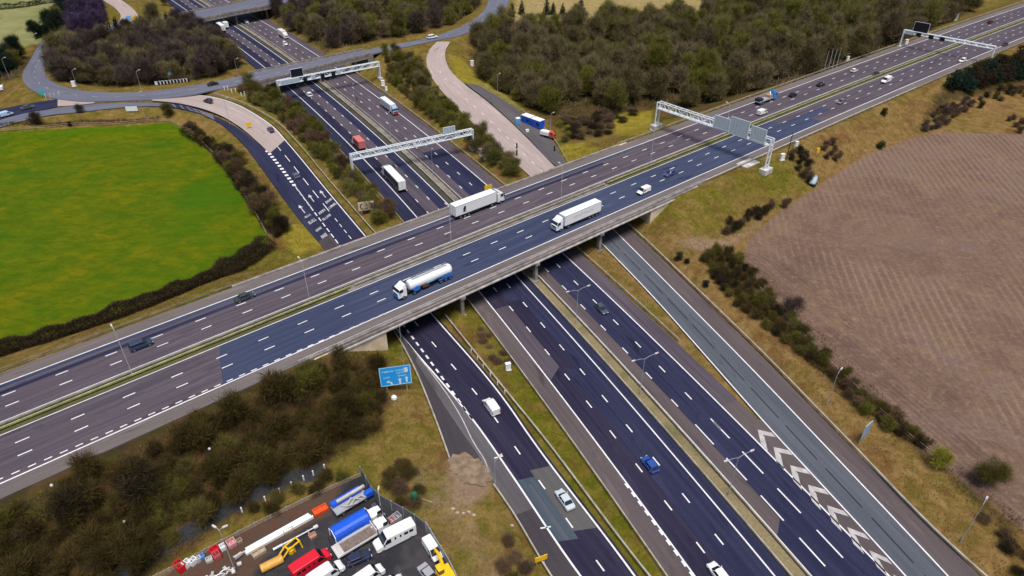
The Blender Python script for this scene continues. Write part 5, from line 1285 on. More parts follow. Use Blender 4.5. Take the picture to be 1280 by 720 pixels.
# flatbed lorry
fl_a = ydir(425,690,470,663); q = yv(455,676)
t = thing('flatbed_lorry', 'white flatbed lorry with a brown timber bed in the depot', 'lorry', tuple(q), fl_a); cab_parts(t, 2.3, cpaint(WHT), H=2.7, deflect=False, hw=1.05)
MB().box(-1.5, 0, 1.05, 6.8, 2.3, .18).obj('bed', plain('bed_timber', (.17,.13,.11), .9, var=.25, scale=2), t); m = MB()
for s in (-1, 1): m.box(-1.5, s*1.16, 1.32, 6.9, .06, .42)
m.box(-4.93, 0, 1.32, .06, 2.3, .42); m.box(1.95, 0, 1.75, .08, 2.3, 1.3); m.obj('drop_side', WHITEP, t)
MB().box(-4.3, 0, 1.3, 1.1, 2.2, .3).obj('tail_lift', CONCL, t); MB().box(0, 0, .7, 9, .8, .25).obj('chassis', CHASS, t); lorry_wheels(t, (3.2, -2.6), .95, .4)
# blue tilt lorry
q = yv(444,664); t = thing('tilt_lorry', 'lorry with a bright blue canvas tilt in the depot', 'lorry', tuple(q), fl_a); cab_parts(t, 2.9, cpaint(WHT), H=2.6, deflect=False, hw=1.0)
m = MB(); R_ = []
for x, s in ((-3.6, .9), (-3.5, 1), (2.3, 1), (2.5, .92)): R_.append([(x, -1.25*s, 1.0), (x, 1.25*s, 1.0), (x, 1.25*s, 2.5), (x, 1.0*s, 3.0*s+.1*(1-s)), (x, .5*s, 3.2*s+.2*(1-s)), (x, -.5*s, 3.2*s+.2*(1-s)), (x, -1.0*s, 3.0*s+.1*(1-s)), (x, -1.25*s, 2.5)])
tl = m.loft(R_).obj('canvas_tilt', BLUEP, t); m = MB(); m.box(-.5, 1.27, 1.6, 4.6, .03, .16); m.box(-.5, -1.27, 1.6, 4.6, .03, .16); m.obj('lettering_band', plain('tilt_pale_band', (.35,.50,.80), .6), tl)
for x in (-3.7, 2.65): MB().tube([(x,-1.2,.8),(x,-1.2,2.6),(x,0,3.3),(x,1.2,2.6),(x,1.2,.8)], .07, 6).obj('hoop', WHITEP, t)
MB().box(0, 0, .75, 8.4, 2.2, .25).obj('chassis', CHASS, t); lorry_wheels(t, (3.9, -2.0), .95, .4)
# crane lorry with blue deck
q = yv(441,631); a = ydir(424,640,462,617); t = thing('crane_lorry', 'old blue and grey crane lorry in the corner of the depot', 'lorry', tuple(q), a)
MB().box(-.6, .9, 1.6, 5.4, .9, .9).obj('side_box', BLUEP, t); MB().box(-.4, 0, 1.1, 6.0, 2.2, .22).obj('deck', GREYP, t); MB().box(.2, .55, 2.2, 5.2, .5, .35, 0).obj('boom', CONCL, t)
m = MB()
for p in (((-1.5,-.7,1.3),(-.2,-.2,2.2),(1.2,-.9,1.4)), ((-.8,-1,1.3),(.4,-.5,1.9),(1.9,-.3,1.2)), ((1.3,.2,1.2),(1.5,-.8,2.0),(2.2,-1.0,1.2)), ((-2,.1,1.3),(-1.2,-1,1.7),(.2,-1.1,1.3))): m.tube(p, .12, 6)
m.obj('crane_arm', CONCL, t); MB().box(2.9, -.7, 1.4, 1.5, .9, 1.0).obj('engine_box', BLUEP, t); lorry_wheels(t, (2.0, -2.2), .95, .42)
# excavator
q = yv(556,722); t = thing('excavator', 'yellow excavator in the bottom corner of the depot', 'excavator', tuple(q), ydir(556,722,546,706)); MB().box(-.4, 0, 1.35, 2.6, 2.2, 1.0).obj('body', YEL, t); MB().box(.2, .6, 2.2, 1.2, .9, 1.3).obj('cab', GLASS, t); MB().box(.2, .6, 2.9, 1.25, .95, .1).obj('cab_roof', YEL, t)
m = MB(); m.tube([(.9,-.3,1.6),(2.2,-.3,3.2),(3.4,-.3,2.8)], [.3,.28,.2], 6); m.tube([(3.4,-.3,2.8),(3.9,-.3,1.2)], [.2,.14], 6); m.obj('boom', YEL, t); m = MB(); m.profile([(3.6,1.2),(4.2,1.3),(4.1,.4),(3.4,.5)], -.8, .2); m.obj('bucket', DARKM, t)
for s in (-1, 1):
    m = MB(); m.profile([(-1.7,.1),(1.7,.1),(1.95,.45),(1.7,.8),(-1.7,.8),(-1.95,.45)], s*1.0-.25, s*1.0+.25); m.obj('track', TYRE, t)
# yellow tank and yellow frame by the red van
q = yv(341,708); t = thing('drum_roller', 'orange yellow cylinder on the soil beside the red van', 'roller', tuple(q), ydir(331,708,353,697)); m = MB(); n = 16; m.loft([[(x, .7*s*math.cos(2*PI*k/n), .75+.7*s*math.sin(2*PI*k/n)) for k in range(n)] for x, s in ((-1.75,.7),(-1.7,.95),(-1.6,1),(1.6,1),(1.7,.95),(1.75,.7))]); m.obj('drum', plain('ochre_paint', (.66,.34,.06), .55, var=.15), t)
MB().box(0, 0, .1, 2.6, .9, .25).obj('cradle', DARKM, t)
q = yv(362,691); t = thing('hoist_frame', 'yellow angled frame behind the red van', 'hoist', tuple(q), ydir(350,700,372,683)); m = MB()
for p in (((-2,-.5,.1),(-.2,-.5,1.5),(1.8,-.5,1.6)), ((-2,.5,.1),(-.2,.5,1.5),(1.8,.5,1.6)), ((-.2,-.5,1.5),(-.2,.5,1.5)), ((1.8,-.5,1.6),(1.8,.5,1.6),(1.9,1.4,.2)), ((.6,-.5,1.5),(.7,-.6,.1)), ((1.8,-.5,1.6),(1.9,-.8,.1))): m.tube(p, .13, 6)
m.obj('frame', YEL, t); m = MB(); m.loft([[(.2+.5*s*math.cos(2*PI*k/12), -.2+.5*s*math.sin(2*PI*k/12), z) for k in range(12)] for z, s in ((.1,1),(.9,1),(1.1,.6))]); m.obj('motor', YEL, t)
def stack(label, p0, p1, w, h, mat, name='beam_stack', cat='stack', n=3, z=0):
    l, a = at_px(p0, p1, YZ); Ln = np.linalg.norm(P(*p0, YZ)-P(*p1, YZ)); t = thing(name, label, cat, (l[0], l[1], hz(l[0], l[1])-.03), a)
    for k in range(n): MB().box(rng.uniform(-.1, .1), (k-(n-1)/2)*w/n, h/2+.02*k, Ln*(1-.03*k), w/n*.93, h+.04*k).obj('beam', mat, t)
    return t
stack('long stack of white beams on the depot soil', (306,692), (390,645), 1.15, .55, WHITEP)
stack('single pale beam lying beside the long white stack', (292,697), (318,684), .3, .25, CONCL, n=1, name='beam', cat='beam')
def tray(label, p0, p1, w, mat, name='crate', cat='crate', h=.6):
    l, a = at_px(p0, p1, YZ); Ln = np.linalg.norm(P(*p0, YZ)-P(*p1, YZ)); t = thing(name, label, cat, (l[0], l[1], hz(l[0], l[1])-.03), a); MB().box(0,0,.12,Ln,w,.24).obj('floor', mat, t); m = MB()
    for s in (-1, 1): m.box(0, s*(w/2-.06), h/2+.1, Ln, .12, h); m.box(s*(Ln/2-.06), 0, h/2+.1, .12, w-.26, h)
    m.box(0,0,h/2+.05,.1,w-.26,h*.8); m.obj('side', mat, t); return t
tray('bright orange open tray at the end of the white beams', (392,643), (409,634), 1.3, ORANGE)
q = yv(368,672); 
def pole_item(label, p0, p1, r, mat, z=.5):
    l, a = at_px(p0, p1, YZ); Ln = np.linalg.norm(P(*p0, YZ)-P(*p1, YZ)); t = thing('lamp_column', label, 'column', (l[0], l[1], hz(l[0], l[1])), a); m = MB(); m.tube([(-Ln/2,0,z),(-Ln/2+1.6,0,z),(-Ln/2+1.7,0,z),(Ln/2,0,z)], [r*1.5,r*1.5,r,r*.7], 8); m.obj('shaft', mat, t); MB().box(Ln/2-.1,0,z,.7,.5,.3).obj('head', CONCL, t); 
    for x in (-Ln*.3, Ln*.3): MB().box(x,0,z/2-.1,.2,.9,z*.75).obj('bearer', TIMBER, t)
pole_item('grey lamp column lying on bearers in the depot', (342,689), (396,660), .17, GALV)
# clutter of sign frames, cones and boards at the left end of the yard
it = [((222,715),(231,708),1.7,1.3,REDP,'red and white sign board lying in the depot'),((231,711),(238,704),1.0,1.0,WHITEP,'white sign board lying second in the depot row'),((239,708),(246,701),.9,1.0,WHITEP,'white barrier board next in the depot row'),((246,703),(252,699),.8,.8,CONCL,'pale block in the depot row'),((250,700),(256,696),.9,.7,plain('cool_blue', (.10,.26,.66), .5),'blue box in the depot row'),
      ((264,694),(274,687),1.2,.8,REDP,'red crate under the double lamp post'),((268,700),(276,695),1.3,1.0,plain('dull_red', (.48,.08,.09), .6),'dull red bin below the red crate'),((276,688),(283,684),1.0,.8,WHITEP,'white box right of the red crate'),((285,684),(295,678),1.4,.8,plain('pinkish', (.62,.30,.30), .6),'pink board beside the white beams'),((258,703),(266,699),.9,.5,CONCL,'pale slab below the blue box'),
      ((297,680),(303,676),.8,.6,TIMBER,'wooden pallet at the end of the white beams'),((316,697),(332,687),1.1,.6,plain('sandy_board', (.42,.33,.24), .8),'sandy board stack beside the yellow frame'),((355,668),(367,662),.8,.5,TIMBER,'timber offcuts between beams and column'),((387,673),(395,668),.9,.5,plain('pale_rust', (.45,.24,.17), .8),'pale rusty plate beside the asphalt'),((468,666),(480,650),1.2,1.3,WHITEP,'white cabin roof behind the blue lorry'),((484,656),(494,649),1.2,.8,plain('soft_pink', (.55,.28,.28), .6),'pink crate behind the minibus'),((492,651),(500,645),1.3,.9,GREYP,'grey skip box behind the minibus')]
for p0, p1, w, h, mt, lab in it: tray(lab, p0, p1, w, mt, 'crate' , 'crate', h)
q = yv(283,715); t = thing('machine_parts', 'tangle of white machine parts at the foot of the double lamp post', 'scrap', tuple(q), yr); m = MB()
for k in range(14):
    a_, r_ = rng.uniform(0, 2*PI), rng.uniform(.2, 2.2); m.box(r_*math.cos(a_)*1.6, r_*math.sin(a_)*.7, rng.uniform(.2, .9), rng.uniform(.4, 1.3), rng.uniform(.2, .5), rng.uniform(.2, .6), rng.uniform(0, 3))
m.obj('panel', CONCL, t); m = MB()
for k in range(3):
    c_ = np.array([-2.2+k*.9, -.8, .7]); m.tube([(c_[0]+.7*math.cos(a_), c_[1]+.2*k, c_[2]+.6*math.sin(a_)) for a_ in np.linspace(0, 2*PI, 13)], .09, 5, False)
m.obj('hoop', WHITEP, t)
lamp('tall double headed floodlight post in the depot', tuple(yv(295,716)), h=10.5, arms=(PI*.15, PI*.85), reach=.55, name='floodlight_post'); lamp('small cream lamp post at the depot corner', tuple(yv(477,640)), h=5.0, arms=(PI/2,), reach=.2, name='floodlight_post', mat=CONCL)
# depot fence
def panel_fence(label, pts, h, mat, post=GREYP, gap=2.5):
    f = thing('depot_fence', label, 'fence'); ln = resample(T([(*p, YZ) for p in pts]), step=gap)
    g = np.array([[p[0], p[1], hz(p[0], p[1])] for p in ln]); m = MB(); A, B = offset(g, .05), offset(g, -.05)
    m.loft([[(a[0],a[1],a[2]+.05),(b[0],b[1],b[2]+.05),(b[0],b[1],b[2]+h),(a[0],a[1],a[2]+h)] for a, b in zip(A, B)]); m.obj('panel', mat, f)
    for p in g: MB().box(p[0], p[1], p[2]+h/2, .16, .16, h+.25).obj('post', post, f)
fence_m = plain('fence_grey', (.16,.165,.18), .6, .2, var=.25)
panel_fence('grey panel fence along the right side of the depot', [(534,664),(545,682),(560,706),(578,742)], 2.4, plain('fence_light', (.34,.35,.37), .6, .2, var=.2)); panel_fence('dark panel fence round the back corner of the depot', [(452,594),(470,626),(514,650),(533,664)], 2.4, fence_m); panel_fence('low rail fence along the top of the depot soil', [(190,726),(213,715),(320,657),(400,617),(452,594)], .9, TIMBER)
# green tank on the rough grass and a fallen post
q = G(519,628); t = thing('green_tank', 'green rounded tank on a stand in the rough grass above the depot', 'tank', tuple(q)); m = MB(); n = 14; m.loft([[(.62*s*math.cos(2*PI*k/n), .5*s*math.sin(2*PI*k/n), 1.0+z*.85) for k in range(n)] for z, s in ((0,.5),(.2,.85),(.6,1),(1.2,1),(1.7,.8),(2.0,.4))]); m.obj('tank', GREENP, t); m = MB(); m.box(0,0,.55,1.1,.9,1.1); m.obj('stand', CHASS, t)
t = thing('fallen_post', 'pale post lying in the grass right of the green tank', 'post', tuple(G(532,626)), -.35); MB().tube([(-1.4,0,.25),(1.4,0,.12)], .1, 6).obj('shaft', TIMBER, t)
for k, (px, py) in enumerate(((572,641),(579,642),(586,640),(640,657),(566,636),(592,644))):
    g = G(px, py); m = MB(); R_ = []
    n = 8
    for z, s in ((-.1,.8),(.12,1),(.25,.6)): R_.append([(.34*s*math.cos(2*PI*j/n)*rng.uniform(.5,1.5), .26*s*math.sin(2*PI*j/n)*rng.uniform(.7,1.2), z) for j in range(n)])
    o = m.loft(R_).obj('rubble_lump', plain('rubble_buff', (.40,.33,.27), .9, var=.3, scale=2)); o.location = tuple(g); tag(o, 'pale lump of rubble in the grass above the depot fence' if k != 3 else 'pale lump of rubble beside the slip shoulder barrier', 'rubble', 'rubble in the grass')
for (px, py), lab in (((493,500),'white box in the grass below the large blue sign'),((160,661),'white bag caught in the scrub of the embankment'),((70,616),'small white bag at the left of the embankment scrub'),((265,570),'white bag in the scrub below the upper motorway'),((347,588),'white bag near the gravel track')):
    g = G(px, py); m = MB(); m.loft([[(.5*s*math.cos(2*PI*j/8), .42*s*math.sin(2*PI*j/8), z) for j in range(8)] for z, s in ((0,.7),(.35,1),(.7,.9),(.95,.4))]); o = m.obj('bag', WHITEP); s_ = 1.0 if py == 500 else .42; o.location = (g[0], g[1], g[2]+(0 if py == 500 else 1.6)); o.scale = (s_*1.3,)*3; tag(o, lab, 'bag')

def mud(px_poly, z, label, seed):
    P_ = T(px_poly, z); r = np.random.default_rng(seed); c = P_.mean(0); n = 40; m = MB(); R0 = np.linalg.norm((P_-c)[:, :2], axis=1); A0 = np.arctan2(P_[:, 1]-c[1], P_[:, 0]-c[0]); o_ = np.argsort(A0); A0, R0 = A0[o_], R0[o_]
    an = np.linspace(-PI, PI, n+1)[:-1]; rad = np.interp(an, np.concatenate([[A0[-1]-2*PI], A0, [A0[0]+2*PI]]), np.concatenate([[R0[-1]], R0, [R0[0]]]))*r.uniform(.84, 1.12, n)
    vs = [(c[0], c[1], z+.12)]
    for f, dz in ((.55, .09), (1, 0)): vs += [(c[0]+math.cos(t)*q*f, c[1]+math.sin(t)*q*f, z+dz) for t, q in zip(an, rad)]
    fs = [(0, 1+i, 1+(i+1) % n) for i in range(n)]+[(1+i, 1+n+i, 1+n+(i+1) % n, 1+(i+1) % n) for i in range(n)]
    o = m.add(vs, fs).obj('mud', MUD, smooth=True); structure(o, label, 'mud')
MUD = plain('mud_spread', (.21,.145,.095), .95, var=.3, scale=.8)
mud([(560,574),(575,566),(592,572),(606,582),(614,596),(606,606),(588,604),(570,592)], .035, 'brown mud spread over the end of the lay-by', 4)
# ------------------------------------------------------------------ vegetation
def twigs(m, centre_fn, n, lw, ll, up=.5, seed=0, spread=.7):
    """n thin tapering twig blades; centre_fn gives (points, outward directions)"""
    r = np.random.default_rng(seed); p, d = centre_fn(r, n)
    d = d+r.normal(0, spread, d.shape); d[:, 2] += up; d /= np.linalg.norm(d, axis=1)[:, None]+1e-9
    s = np.cross(d, r.normal(0, 1, d.shape)); s /= np.linalg.norm(s, axis=1)[:, None]+1e-9
    w = lw*r.uniform(.6, 1.4, n)[:, None]; l = ll*r.uniform(.55, 1.5, n)[:, None]
    a = p-s*w/2; b = p+s*w/2; c = p+d*l
    o = len(m.v); V = np.stack([a, b, c], 1).reshape(-1, 3); m.v += [tuple(q) for q in V.tolist()]
    m.f += [(o+3*i, o+3*i+1, o+3*i+2) for i in range(n)]
    return m
def lobes(R, H0, H1, k, rl, seed, cone=0.0):
    r = np.random.default_rng(seed); out = []
    for i in range(k):
        t = (i+.5)/k; a = i*2.4+r.uniform(-.4, .4); z = H0+(H1-H0)*(.15+.8*r.uniform(0, 1)) if not cone else H0+(H1-H0)*t
        f = (1-abs((z-(H0+H1)/2)/((H1-H0)/2+.01))**2)**.5 if not cone else (1-t)**.8+.06
        rr = R*max(.15, f)*r.uniform(.35, .75); out.append((rr*math.cos(a), rr*math.sin(a), z, rl*r.uniform(.75, 1.25)*(1 if not cone else (1-t)*.8+.3)))
    return np.array(out)
def lobe_fn(lb, shell=.55):
    def fn(r, n):
        wgt = lb[:, 3]**2; k = r.choice(len(lb), n, p=wgt/wgt.sum()); q = r.normal(0, 1, (n, 3)); q /= np.linalg.norm(q, axis=1)[:, None]
        rad = (shell+(1-shell)*r.uniform(0, 1, n))[:, None]*lb[k, 3:4]; q2 = q.copy(); q2[:, 2] *= .85
        return lb[k, :3]+q2*rad, q
    return fn
def crown_mesh(key, R, H0, H1, k, rl, n, lw, ll, seed, up=.5, cone=0.0, shell=.5):
    def fn():
        m = MB(); twigs(m, lobe_fn(lobes(R, H0, H1, k, rl, seed, cone), shell), n, lw, ll, up, seed); return m.mesh('crown')
    return cached(('crown', key), fn)
def trunk_mesh(key, R, H0, H1, seed, r0=.22, limbs=7, multi=1):
    def fn():
        m = MB(); r = np.random.default_rng(seed+99)
        for s in range(multi):
            bx, by = (r.uniform(-.5, .5, 2) if multi > 1 else (0, 0)); top = (bx*2+r.uniform(-.3,.3), by*2+r.uniform(-.3,.3), H0+(H1-H0)*.7)
            m.tube([(bx,by,-.5),(bx*1.2,by*1.2,H0*.6),(bx*1.6,by*1.6,H0+(H1-H0)*.3),top], [r0,r0*.8,r0*.5,r0*.12], 6)
            for i in range(limbs):
                a = r.uniform(0, 2*PI); z = H0*.7+(H1-H0)*r.uniform(0, .5); e = R*r.uniform(.5, .95)
                m.tube([(bx*1.3,by*1.3,z),(bx+e*.45*math.cos(a),by+e*.45*math.sin(a),z+(H1-z)*.35),(bx+e*math.cos(a),by+e*math.sin(a),z+(H1-z)*r.uniform(.55,.95))], [r0*.42,r0*.25,.02], 5)
        return m.mesh('trunk')
    return cached(('trunk', key), fn)
TK = {}   # tree kinds: (R, H0, H1, lobes, lobe radius, twigs, twig width, twig length, ...)
for i in range(5): TK['wood%d' % i] = dict(R=4.8, H0=.8, H1=8.8+.5*i, k=22, rl=1.9, n=4600, lw=.105, ll=1.6, up=1.25, r0=.2, shell=.1)
for i in range(4): TK['small%d' % i] = dict(R=2.7, H0=.6, H1=5.0+.3*i, k=12, rl=1.3, n=2200, lw=.075, ll=1.15, up=.8, r0=.12, shell=.15)
for i in range(5): TK['bush%d' % i] = dict(R=1.7, H0=.25, H1=2.5+.25*i, k=9, rl=.95, n=1500, lw=.055, ll=.9, up=.7, r0=.06, limbs=6, multi=4, shell=.15)
for i in range(3): TK['con%d' % i] = dict(R=2.6, H0=.8, H1=9+i, k=16, rl=1.35, n=1500, lw=.26, ll=.75, up=-.1, r0=.2, cone=1, limbs=3)
for i in range(2): TK['thick%d' % i] = dict(R=3.0, H0=.6, H1=6.6, k=12, rl=1.5, n=1700, lw=.24, ll=.8, up=.2, r0=.16, shell=.6)
TK['round'] = dict(R=3.2, H0=1.2, H1=6.6, k=16, rl=1.25, n=5200, lw=.045, ll=1.25, up=.35, r0=.16, limbs=14, shell=.2)
def tree(kind, seed, loc, name, label, cat, group, mat, sc=1.0, bark=None, rz=None, sq=None):
    k = dict(TK[kind]); limbs = k.pop('limbs', 7); multi = k.pop('multi', 1); r0 = k.pop('r0')
    t = thing(name, label, cat, (loc[0], loc[1], loc[2]-.1), rng.uniform(0, 2*PI) if rz is None else rz, group)
    link('crown', crown_mesh(kind, seed=seed, **k), mat, t); link('trunk', trunk_mesh(kind, k['R'], k['H0'], k['H1'], seed, r0, limbs, multi), bark or M_BARK, t)
    s = sc*rng.uniform(.82, 1.18); t.scale = (s*rng.uniform(.9, 1.12), s*rng.uniform(.9, 1.12), s*(sq or 1)*rng.uniform(.9, 1.12))
    return t
def scatter(poly, gap, n_max, seed=1, road=2.0, inside=.3):
    """well spread points within a ground outline, kept off the roads"""
    r = np.random.default_rng(seed); P_ = np.asarray(poly)[:, :2]; lo_, hi_ = P_.min(0), P_.max(0); pts = []; cell = {}
    tries = int((hi_-lo_).prod()/gap**2*14)
    cand = r.uniform(lo_, hi_, (tries, 2)); ok = poly_sd(cand[:, 0], cand[:, 1], P_) > inside
    for c in cand[ok]:
        k = (int(c[0]//gap), int(c[1]//gap))
        if any((c[0]-q[0])**2+(c[1]-q[1])**2 < gap*gap for i in (-1,0,1) for j in (-1,0,1) for q in cell.get((k[0]+i, k[1]+j), ())): continue
        if road_d(*c) < road: continue
        cell.setdefault(k, []).append(c); pts.append(c)
    r.shuffle(pts); return [np.array([p[0], p[1], hz(p[0], p[1])]) for p in pts[:n_max]]
cnt = {}
def grove(poly, gap, n_max, kinds, name, label, cat, group, mats, sc=1.0, seed=1, road=2.0, bark=None, sq=None):
    pp = scatter(poly, gap, n_max, seed, road)
    for i, p in enumerate(pp):
        k = kinds[i % len(kinds)]; tree(k, hash_(k), p, name, label, cat, group, mats[int(rng.integers(0, len(mats)))], sc, bark, sq=sq)
    cnt[group] = len(pp)
def hash_(s): return sum(ord(c)*(i+3) for i, c in enumerate(s)) % 1000
WK = ['wood%d' % i for i in range(5)]; SK = ['small%d' % i for i in range(4)]; BK = ['bush%d' % i for i in range(5)]; CK = ['con%d' % i for i in range(3)]; HK = ['thick0', 'thick1']
grove(POLY['wood1'], 6.1, 298, WK, 'woodland_tree', 'leafless olive brown tree in the large wood between the motorways', 'tree', 'trees of the large wood', [M_WOOD, M_WOOD, M_WOOD, M_WOODG, M_WOODG], 1.12, 3, 2.2)
grove(POLY['wood2'], 5.6, 110, WK, 'island_tree', 'leafless purple brown tree in the wood on the roundabout island', 'tree', 'trees on the roundabout island', [M_PURP, M_PURP, M_WOOD], .92, 4, 2.5)
grove(POLY['wood3'], 6.2, 120, WK, 'roadside_tree', 'leafless dark tree in the wood behind the roundabout flyover', 'tree', 'trees of the wood behind the flyover', [M_PURP, M_WOOD, M_WOODG], .98, 5, 2.5)
grove(POLY['belt'], 4.6, 60, WK+['small1'], 'hedgerow_tree', 'dark tree in the belt along the pale field at top left', 'tree', 'trees of the belt at top left', [M_EVER, M_BUSH, M_WOODG, M_EVER], .8, 6, 2.5)
tri = GP([(92,-14),(132,-14),(128,20),(130,42),(100,54),(90,30)]); grove(tri, 4.4, 80, WK, 'violet_tree', 'violet tinted leafless tree in the clump beside the pale road at top left', 'tree', 'violet trees at top left', [M_BLUET], .85, 61, 2.5)
for i, (px, py, kd, s) in enumerate(((150,47,'con0',1.15),(142,50,'con1',1.05),(165,48,'con2',1.1),(212,38,'con0',1.1),(258,52,'con1',1.15),(98,58,'con2',.7),(83,60,'con0',.75))):
    tree(kd, hash_(kd), G(px, py), 'conifer', ['dark conifer at the back of the island wood, third from the left edge', 'dark conifer behind the island wood by the pale road', 'dark conifer at the top of the island wood', 'dark conifer in the island wood below the second flyover', 'dark conifer beside the pair of white lorries', 'small dark conifer left of the pale road junction', 'leftmost dark conifer behind the island wood'][i], 'conifer', None, M_EVER, s)
for i, px in enumerate((640,652,683,691,703,726,752,760)):
    kd = ('thick%d' % (i % 2)) if i > 5 else 'con%d' % (i % 3); tree(kd, hash_(kd), G(px, 20+rng.uniform(-1.5, 1)), 'conifer', 'dark blue green conifer in the row at the far edge of the large wood', 'conifer', 'conifers behind the large wood', M_EVER, .85 if i < 6 else 1.0)
# undergrowth below the far woods: one mass of low twigs
def undergrowth(name, polys, dens, mat, label, h=1.2, lw=.22, seed=5, road=1.2):
    m = MB(); r = np.random.default_rng(seed)
    for pl in polys:
        P_ = np.asarray(pl)[:, :2]; lo_, hi_ = P_.min(0), P_.max(0); n = int((hi_-lo_).prod()*dens); c = r.uniform(lo_, hi_, (n, 2)); c = c[poly_sd(c[:, 0], c[:, 1], P_) > 0]
        c = c[_interp(DM, c[:, 0], c[:, 1]) > road]; z = _interp(GZ, c[:, 0], c[:, 1]); p = np.column_stack([c, z])
        clump = .5+.5*np.sin(c[:, 0]*.35+2*np.sin(c[:, 1]*.21))*np.sin(c[:, 1]*.31+1.7*np.sin(c[:, 0]*.17)); p = p[r.uniform(0, 1, len(p)) < .25+.75*clump]
        twigs(m, lambda rr, n: (p, np.tile([0., 0., .3], (len(p), 1))), len(p), lw, h, .5, seed, .55)
    o = m.obj(name, mat); o['kind'] = 'stuff'; o['label'] = label; o['category'] = 'undergrowth'; return o
undergrowth('undergrowth', [POLY['wood1'], POLY['wood2'], POLY['wood3'], POLY['wood4']], .9, M_WOOD, 'brown twiggy undergrowth on the floor of the far woods', 2.6, .3)
undergrowth('undergrowth', [POLY['scrub1'], POLY['brambles']], 7.0, M_SCRUB, 'dark brown undergrowth covering the embankment and the field edge', .75, .09, 6, 1.6)
br1 = GP([(488,505),(520,500),(550,548),(566,585),(605,645),(650,720),(690,790),(600,790),(560,690),(515,640),(474,618),(462,590),(430,585),(470,545)])
br2 = GP([(800,295),(880,330),(960,450),(1050,545),(1228,725),(1290,790),(1290,690),(1165,580),(1040,485),(935,395),(880,318),(835,292)])
br3 = GP([(850,262),(960,212),(1100,150),(1190,112),(1185,160),(1080,193),(1015,236),(950,270),(900,290),(840,285)])
undergrowth('bracken', [br1, br2, br3], 3.2, M_BRACK, 'brown and olive bracken and dead grass on the banks', .62, .085, 16, 1.4)
# embankment scrub in the lower left
emb = GP([(-40,655),(0,628),(90,583),(170,548),(330,484),(425,462),(476,462),(486,498),(466,540),(420,568),(330,612),(210,690),(120,770),(-50,770)])
grove(emb, 2.55, 290, BK+['small0', 'small2'], 'scrub_bush', 'tangled dark brown bush in the scrub on the embankment below the upper motorway', 'bush', 'scrub bushes on the embankment', [M_SCRUB, M_SCRUB, M_BUSH, M_SCRUB], 1.0, 7, 3.2)
for i, (px, py, kd, s, mt) in enumerate(((428,486,'small0',.75,M_SCRUB),(460,492,'small1',.7,M_SCRUB),(392,490,'small2',.85,M_SCRUB),(455,520,'small3',.9,M_BUSH),(350,500,'small1',1.1,M_SCRUB),(300,530,'small2',1.1,M_SCRUB),(240,560,'small3',1.1,M_SCRUB),(95,650,'small0',1.1,M_HEDGE),(180,620,'small1',1.1,M_HEDGE))):
    tree(kd, hash_(kd), G(px, py), 'scrub_tree', ['bare scrub tree close to the bridge abutment wall', 'bare scrub tree just left of the large blue sign', 'bare scrub tree under the bridge parapet, left of the abutment', 'mossy scrub tree below the large blue sign', 'bare scrub tree on the embankment below the tanker lorry', 'bare scrub tree half way along the embankment', 'bare scrub tree on the embankment near the dotted edge line', 'dark scrub tree at the far left of the embankment', 'dark scrub tree left of the white bag'][i], 'tree', None, mt, s, M_PALEB if i in (0, 2, 4) else None)
low = GP([(330,655),(300,640),(400,598),(440,585),(430,605),(350,638)]); grove(low, 2.4, 22, BK[:3], 'verge_bush', 'low bush between the gravel track and the depot fence', 'bush', 'bushes above the depot fence', [M_BUSH, M_SCRUB], .75, 9, .5)
lw2 = GP([(480,590),(505,580),(530,610),(520,640),(500,640),(485,612)]); grove(lw2, 2.0, 11, BK, 'rough_bush', 'low brown bush in the rough grass behind the green tank', 'bush', 'bushes behind the green tank', [M_SCRUB, M_BRAMB], .85, 10, 1.5, sq=.5)
lw3 = GP([(640,660),(660,700),(690,770),(640,770),(620,700)]); grove(lw3, 2.2, 26, BK, 'bramble_bush', 'brown bramble bush beside the yellow sign', 'bush', 'brambles beside the yellow sign', [M_BRAMB, M_HEDGE], .8, 11, 1.0, sq=.55)
vg = GP([(583,405),(606,410),(640,445),(655,480),(640,480),(600,430)]); grove(vg, 1.5, 9, BK[:2], 'verge_bush', 'low brown bush on the green verge strip at the bridge', 'bush', 'bushes on the verge strip', [M_BRAMB, M_BRAMB], .62, 12, .6, sq=.4)
# strips beside the far slip roads
st1 = GP([(300,115),(328,112),(372,136),(432,206),(470,252),(500,270),(470,285),(410,212),(372,172),(340,142)]); grove(st1, 2.7, 120, BK+SK, 'strip_bush', 'green brown bush on the strip between the west slip road and the lower motorway', 'bush', 'bushes left of the lower motorway', [M_BUSH, M_WOODG, M_BUSH, M_BRAMB], .86, 13, 2.0)
st2 = GP([(478,66),(515,72),(535,90),(548,112),(590,158),(640,206),(648,222),(630,222),(575,176),(520,132),(487,104)]); grove(st2, 2.8, 150, BK+SK, 'bank_bush', 'olive green bush on the bank between the lower motorway and the concrete slip road', 'bush', 'bushes right of the lower motorway', [M_BUSH, M_WOODG, M_BUSH, M_WOOD], .9, 14, 2.0)
st3 = GP([(228,152),(262,172),(300,205),(345,262),(362,290),(345,300),(322,268),(290,222),(258,186)]); grove(st3, 2.7, 75, BK+SK, 'hedgerow_bush', 'dark bush between the green field fence and the left turn lane', 'bush', 'bushes beside the green field', [M_BUSH, M_HEDGE, M_BRAMB], .85, 15, 2.2)
st4 = GP([(585,66),(640,40),(640,100),(700,150),(720,172),(700,178),(655,140),(615,112)]); grove(st4, 4.2, 40, BK+SK, 'edge_bush', 'mossy bush along the edge of the large wood above the concrete slip road', 'bush', 'bushes at the wood edge', [M_WOODG, M_BUSH, M_GREENB], .8, 16, 5.0)
